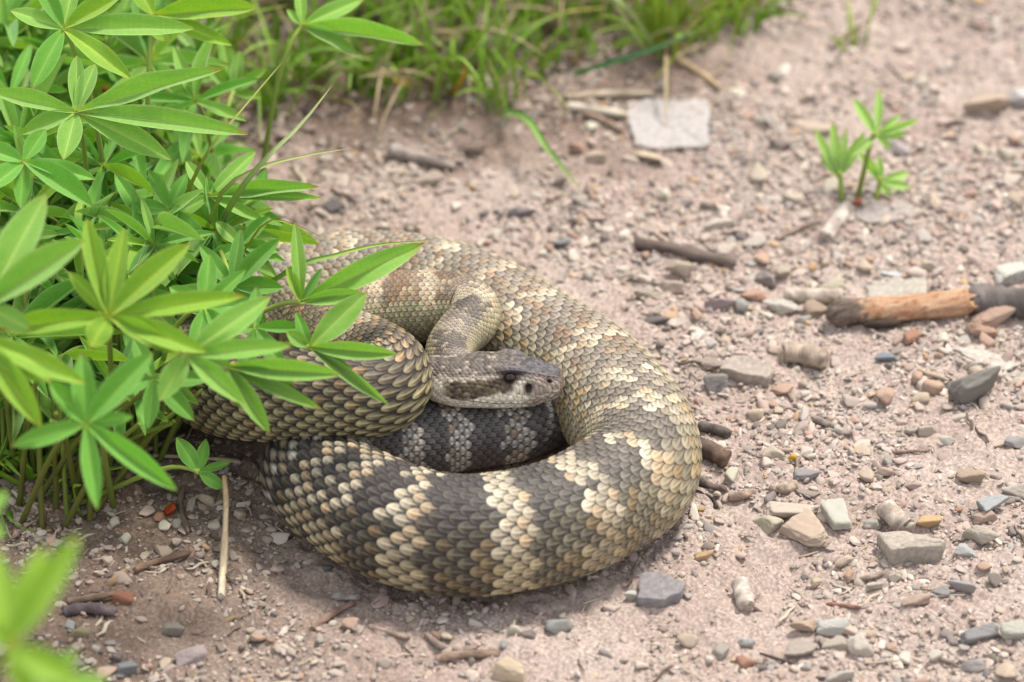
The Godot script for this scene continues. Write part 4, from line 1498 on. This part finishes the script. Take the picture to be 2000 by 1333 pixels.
	leaf_at(plants.middle, ft.call("middle"), 400, 600, 0.095, Vector3(-0.05, 0.75, 0.65), [[520, 600, 46], [470, 690, 44], [380, 700, 44], [330, 560, 40], [410, 500, 46], [480, 530, 36]], 1)
	leaf_at(plants.middle, ft.call("middle"), 500, 640, 0.092, Vector3(0.05, 0.75, 0.65), [[590, 640, 30], [556, 726, 42], [470, 740, 44], [420, 640, 40], [500, 560, 36]], 3)
	leaf_at(plants.rear, ft.call("rear"), 490, 410, 0.07, Vector3(0.05, 0.75, 0.65), [[520, 330, 34], [555, 440, 30], [500, 500, 40], [420, 470, 40], [420, 360, 34]], 3)
	leaf_at(plants.middle, ft.call("middle"), 300, 740, 0.09, Vector3(0.05, 0.75, 0.65), [[410, 740, 40], [380, 820, 44], [290, 840, 40], [210, 770, 44], [260, 660, 40]], 3)
	# the lower leaves that fill the clump
	for i in 155:
		var px := rng.randf_range(-70, 470)
		var py := rng.randf_range(-60, 780)
		if px > 330 and py > 560: continue
		if px > 400 and py < 250: continue
		var h: float = rng.randf_range(0.025, 0.095)
		if py > 560: h = rng.randf_range(0.02, 0.07)
		var hub := place(px, py, h)
		var best := "back"
		var d := 1e9
		for k: String in feet:
			var q: Vector3 = plants[k].position
			var e := Vector2(q.x - hub.x, q.z - hub.z).length()
			if e < d:
				d = e
				best = k
		var foot: Vector3 = ft.call(best) if d < 0.07 else Vector3(hub.x, ground_y(hub.x, hub.z), hub.z) + Vector3(rng.randf_range(-.02, .01), -0.001, rng.randf_range(-.01, .02))
		wild_leaf(plants[best], foot, hub, rng.randf_range(0.024, 0.042))
	# bare stalks low in the clump
	for i in 16:
		var a := grounded(rng.randf_range(20, 240), rng.randf_range(930, 1040))
		var b := place(rng.randf_range(60, 430), rng.randf_range(700, 840), rng.randf_range(0.05, 0.09))
		var line := curve_points([a, a.lerp(b, 0.5) + Vector3(0, 0.008, 0), b], 10)
		var k := "front" if i % 2 else "middle"
		for j in 10: line[j] -= plants[k].position
		var radii := []
		for j in 10: radii.append(lerpf(0.0014, 0.0009, j / 9.0))
		solid("stalk", tube(line, radii, 7, look(112, 112, 56), look(128, 150, 60)), stem_look, plants[k])
	# leaves close to the lens
	var near := thing("lupine_plant", grounded(-60, 1640))
	tag(near, labels.near, "lupine", "lupines at the edge of the path")
	leaf_at(near, near.position, 20, 1262, 0.26, Vector3(0, 0.7, 0.7), [[158, 1046, 60], [84, 1064, 56], [-20, 1060, 60], [150, 1330, 56], [60, 1370, 50], [-90, 1200, 50]], 2)
	leaf_at(near, near.position, -40, 1010, 0.19, Vector3(0, 0.7, 0.7), [[14, 960, 40], [10, 1050, 40], [-80, 900, 40]], 0)
	leaf_at(near, near.position, 90, 1340, 0.22, Vector3(0, 0.7, 0.7), [[210, 1330, 50], [150, 1270, 40], [30, 1280, 50], [120, 1420, 50]], 4)
	# the seedling on the path
	var sl := thing("lupine_seedling", grounded(1672, 400))
	tag(sl, "small lupine seedling with three shoots alone on the gravel", "seedling")
	leaf_at(sl, grounded(1645, 392), 1640, 345, 0.010, Vector3(-0.1, 0.5, 0.8), [[1592, 250, 24], [1626, 236, 28], [1690, 258, 32], [1654, 250, 20], [1604, 300, 24], [1662, 300, 22], [1618, 290, 22]], 5)
	leaf_at(sl, grounded(1676, 384), 1712, 264, 0.034, Vector3(0.1, 0.6, 0.75), [[1668, 192, 28], [1718, 172, 24], [1794, 234, 20], [1770, 262, 26], [1664, 304, 24], [1762, 222, 16], [1740, 290, 20]], 5)
	leaf_at(sl, grounded(1712, 392), 1720, 356, 0.008, Vector3(0.1, 0.6, 0.75), [[1678, 298, 28], [1716, 302, 18], [1780, 336, 26], [1780, 366, 24], [1740, 392, 20]], 5)
	# fallen leaves in the clump
	var red := paint(look(196, 104, 74), 0.7)
	red.backlight_enabled = true
	red.backlight = Color(0.5, 0.2, 0.1)
	var fallen := [[352, 136, 0.03, 46, "crumpled salmon red dead leaf behind the lupine leaflets"], [424, 130, 0.03, 34, "orange red dead leaf beside the salmon red one"], [198, 182, 0.06, 22, "dark red shrivelled bit high in the lupine"], [66, 236, 0.06, 20, "dark red shrivelled bit at the far left of the lupine"], [470, 86, 0.02, 18, "tiny bright red leaf scrap in front of the grass"], [772, 154, 0.012, 40, "yellow orange curled dead leaf in the grass"]]
	for f in fallen:
		var o := solid("dead_leaf", leaflet_shapes[2], red if f[0] < 700 else paint(look(232, 186, 70), 0.6))
		var l: float = f[3] / PPM
		o.transform = Transform3D(Basis.from_euler(Vector3(0.5, rng.randf() * TAU, 0.2)) * Basis.from_scale(Vector3(l, l, l * 0.6)), place(f[0], f[1], f[2]))
		tag(o, f[4], "dead leaf", "dead leaves in the greenery")


# ---------- grass

var blade_look: StandardMaterial3D


func blade_mesh(pts: Array, width: float, ca: Color, cb: Color, tip: Color, face := Vector3.ZERO) -> ArrayMesh:
	var line := curve_points(pts, 11)
	var v := PackedVector3Array()
	var c := PackedColorArray()
	var idx := PackedInt32Array()
	for i in 11:
		var t := i / 10.0
		var d: Vector3 = (line[mini(i + 1, 10)] - line[maxi(i - 1, 0)]).normalized()
		var n := face if face != Vector3.ZERO else (Vector3.UP * 0.7 + Vector3(0, 0, 0.7))
		var side := d.cross(n).normalized()
		var out := side.cross(d)
		var w := width * 0.5 * (0.7 + 0.5 * t if t < 0.3 else 0.85 * pow(maxf(1.0 - (t - 0.3) / 0.7, 0.0), 0.7))
		var col := ca.lerp(cb, minf(t * 1.4, 1.0)).lerp(tip, smoothstep(0.82, 1.0, t))
		for s in 5:
			var f := s / 2.0 - 1.0
			v.append(line[i] + side * w * f + out * w * 0.55 * (absf(f) - 0.5))
			c.append(col.lightened(0.1) if s == 2 else col)
	for i in 10:
		for s in 4:
			var a := i * 5 + s
			quad(idx, a, a + 5, a + 6, a + 1)
	return to_mesh(v, c, idx)


func blade_of(base: Vector3, lean: float, way: float, length: float, sag: float) -> Array:
	var out := Vector3(cos(way), 0, sin(way))
	var a := out * sin(lean) + Vector3.UP * cos(lean)
	var p1 := base + a * length * 0.4
	var lean2 := minf(lean + sag, 1.9)
	var p2 := p1 + (out * sin(lean2) + Vector3.UP * cos(lean2)) * length * 0.33
	var lean3 := minf(lean2 + sag * 0.9, 2.3)
	var p3 := p2 + (out * sin(lean3) + Vector3.UP * cos(lean3)) * length * 0.27
	for p in [p1, p2, p3]:
		pass
	p3.y = maxf(p3.y, 0.0015)
	p2.y = maxf(p2.y, 0.0015)
	return [base, p1, p2, p3]


func build_grasses():
	blade_look = paint(Color.WHITE, 0.5, true)
	blade_look.backlight_enabled = true
	blade_look.backlight = Color(0.55, 0.6, 0.25)
	# x, y of the foot, how many blades, length in mm, spread, yellowness, label
	var tufts := [
		[520, 210, 26, 48, 0.9, 0.2, "dark grass tuft next to the lupine leaf that overhangs it"], [610, 150, 30, 56, 0.8, 0.2, "dense dark green grass tuft behind the overhanging lupine leaf"], [700, 175, 26, 50, 0.8, 0.15, "dark green grass tuft left of the yellow curled leaf"],
		[800, 120, 30, 56, 0.75, 0.25, "tall grass tuft right behind the tip of the lupine leaflet"], [872, 182, 28, 54, 0.6, 0.3, "bright upright grass tuft with a yellow stem at its foot"], [980, 212, 18, 52, 0.75, 0.3, "open grass tuft at the front edge with long blades fanning out"],
		[930, 110, 26, 60, 0.8, 0.25, "grass tuft behind the open fanning tuft"], [1085, 150, 12, 40, 0.9, 0.4, "sparse tuft of short blades by the straws"], [1050, 40, 24, 56, 0.9, 0.3, "shaggy tuft in the middle of the back grass"], [1160, 30, 26, 60, 0.7, 0.4, "tuft left of the dense yellow green one"],
		[1295, 92, 46, 62, 0.6, 0.75, "dense yellow green grass tuft above the square stone"], [1375, 62, 36, 56, 0.75, 0.8, "yellow green tuft right of the densest one"], [1440, 20, 24, 50, 0.9, 0.9, "pale thin tuft at the right end of the grass"], [1660, 84, 9, 26, 0.5, 0.9, "small lone sprout of grass on the upper path"],
		[1900, -10, 8, 30, 0.9, 0.9, "faint grass sprout at the top right edge"], [560, 30, 30, 60, 0.7, 0.2, "grass tuft under the upper lupine leaf"], [700, 20, 30, 62, 0.7, 0.2, "deep green tuft behind the upper lupine leaf tip"], [850, 0, 30, 60, 0.7, 0.2, "deep green tuft at the top edge of the grass"],
		[980, -40, 28, 60, 0.8, 0.25, "tuft cut by the top edge above the fanning tuft"], [1110, -60, 28, 60, 0.8, 0.35, "tuft cut by the top edge in the middle"], [1240, -40, 34, 62, 0.7, 0.6, "tuft cut by the top edge above the yellow green one"], [430, 120, 26, 52, 0.8, 0.3, "grass tuft half hidden inside the lupine clump"], [620, -60, 30, 60, 0.7, 0.2, "farthest grass tuft at the upper left"], [780, -90, 30, 62, 0.7, 0.2, "farthest grass tuft near the top middle"],
		[330, 240, 22, 60, 0.6, 0.4, "thin grass among the lupine leaves"], [200, 430, 20, 60, 0.6, 0.4, "grass growing through the lupine clump"],
	]
	var teal := look(142, 190, 104)
	var green := look(160, 202, 72)
	var deep := look(126, 174, 56)
	var lime := look(208, 222, 84)
	var straw := look(206, 186, 146)
	for t in tufts:
		var root := thing("grass_tuft", grounded(t[0], t[1]))
		tag(root, t[6], "grass", "grass tufts along the back of the path")
		for i in int(t[2] * 0.78):
			var base := Vector3(rng.randfn() * 0.005, -0.001, rng.randfn() * 0.005)
			var dead := rng.randf() < 0.24
			var lean: float = absf(rng.randfn()) * 0.46 * t[4] + 0.06
			if dead: lean += 0.6
			var length: float = t[3] * 0.001 * rng.randf_range(0.5, 1.65)
			var pts := blade_of(base, lean, rng.randf() * TAU, length, rng.randf_range(0.05, 0.7))
			var y: float = t[5]
			var ca := deep.lerp(lime, y * rng.randf_range(0.3, 0.9))
			var cb := (green.lerp(teal, rng.randf() * 0.7)).lerp(lime, y * rng.randf_range(0.3, 1.0))
			var tp := cb.lerp(look(214, 190, 100), 0.7 if rng.randf() < 0.5 else 0.1)
			if dead:
				ca = straw.darkened(0.15)
				cb = straw
				tp = straw
			solid("blade", blade_mesh(pts, rng.randf_range(0.0014, 0.0031), ca, cb, tp, Vector3(rng.randfn() * 0.6, 0.5, 0.8 + rng.randfn() * 0.4).normalized()), blade_look, root)
	# moss and fine growth between the tufts
	var spots := []
	var tints := []
	var bit := blade_mesh([Vector3.ZERO, Vector3(0.1, 0.4, 0), Vector3(0.35, 0.8, 0.05), Vector3(0.8, 1.0, 0.1)], 0.16, Color.WHITE, Color.WHITE, Color.WHITE)
	for i in 1700:
		var px := rng.randf_range(-60, 1480)
		var py := rng.randf_range(-170, 235)
		if px > 900 and py > 150 - (px - 900) * 0.12: continue
		if px > 480 and py > 210: continue
		var p := grounded(px, py)
		var s := rng.randf_range(0.006, 0.024)
		spots.append(Transform3D(Basis.from_euler(Vector3(rng.randfn() * 0.4, rng.randf() * TAU, rng.randfn() * 0.4)) * Basis.from_scale(Vector3.ONE * s), p))
		tints.append(deep.lerp(green, rng.randf()) if rng.randf() < 0.55 else straw.darkened(rng.randf() * 0.4))
	for i in 900:
		var px := rng.randf_range(-80, 430)
		var py := rng.randf_range(200, 960)
		if py > 760 and px > 160: continue
		var p := grounded(px, py + rng.randf_range(0, 60))
		var s := rng.randf_range(0.008, 0.03)
		spots.append(Transform3D(Basis.from_euler(Vector3(rng.randfn() * 0.4, rng.randf() * TAU, rng.randfn() * 0.4)) * Basis.from_scale(Vector3.ONE * s), p))
		tints.append(deep.lerp(green, rng.randf()))
	scatter("undergrowth", bit, blade_look, spots, tints)
	# single blades that stand out
	var single := [
		[[[330, 640, 0.0], [440, 420, 0.08], [505, 325, 0.118], [590, 240, 0.13], [652, 162, 0.142]], 15, [120, 160, 86], [186, 200, 140], "long grey green grass blade slanting up over the bare path"],
		[[[300, 560, 0.0], [360, 390, 0.08], [410, 290, 0.11], [480, 205, 0.12], [554, 118, 0.125]], 9, [120, 150, 50], [170, 176, 90], "thin grass blade with a dry bent tip beside the lupine"],
		[[[360, 620, 0.0], [420, 400, 0.09], [490, 335, 0.11], [590, 305, 0.112], [692, 289, 0.112]], 11, [132, 160, 90], [190, 196, 120], "thin grass blade bending level over the path"],
		[[[440, 560, 0.05], [515, 437, 0.095], [590, 446, 0.092], [640, 472, 0.085]], 5, [150, 160, 50], [180, 170, 60], "very thin yellow green blade drooping on the snake"],
		[[[420, 640, 0.05], [560, 530, 0.085], [650, 500, 0.088], [740, 478, 0.088], [852, 470, 0.088]], 12, [112, 164, 72], [160, 190, 80], "grass blade lying across the snake's back"],
		[[[985, 215, 0.004], [1030, 232, 0.02], [1062, 280, 0.018], [1100, 328, 0.01], [1138, 378, 0.003]], 18, [130, 180, 92], [150, 190, 90], "broad grass blade hanging down onto the bare path"],
		[[[1290, 110, 0.0], [1230, 20, 0.05], [1195, -10, 0.055], [1235, 60, 0.035], [1280, 122, 0.01]], 14, [150, 176, 110], [190, 196, 140], "pale grass blade bending down in front of the dense tuft"],
		[[[1120, 145, 0.002], [1200, 120, 0.015], [1290, 90, 0.025], [1360, 60, 0.03]], 14, [84, 140, 84], [92, 150, 92], "dark blue green blade lying under the dense tuft"],
		[[[930, 90, 0.01], [1030, 50, 0.02], [1110, 22, 0.025], [1192, 14, 0.02]], 12, [110, 160, 96], [206, 190, 90], "level grass blade with a brown tip in the back grass"],
		[[[1350, 62, 0.02], [1322, 72, 0.024], [1318, 110, 0.012], [1270, 160, 0.003]], 13, [110, 160, 84], [186, 196, 60], "kinked grass blade touching the dirt above the square stone"],
		[[[320, 330, 0.0], [332, 200, 0.06], [340, 130, 0.07], [348, 82, 0.075]], 8, [140, 150, 90], [206, 206, 160], "pale upright grass tip among the lupine leaves"],
		[[[880, 190, 0.0], [905, 150, 0.02], [908, 120, 0.03]], 12, [222, 176, 60], [222, 170, 70], "yellow dead grass stem at the foot of the bright tuft"],
	]
	for s in single:
		var pts := []
		for k in s[0]:
			pts.append(place(k[0], k[1], k[2]))
		var at: Vector3 = pts[0]
		for i in pts.size(): pts[i] -= at
		var a: Array = s[2]
		var b: Array = s[3]
		var o := solid("single_grass", blade_mesh(pts, s[1] / PPM, look(a[0], a[1], a[2]), look(b[0], b[1], b[2]), look(206, 190, 150)), blade_look)
		o.position = at
		tag(o, s[4], "grass blade", "single grass blades that stand out")
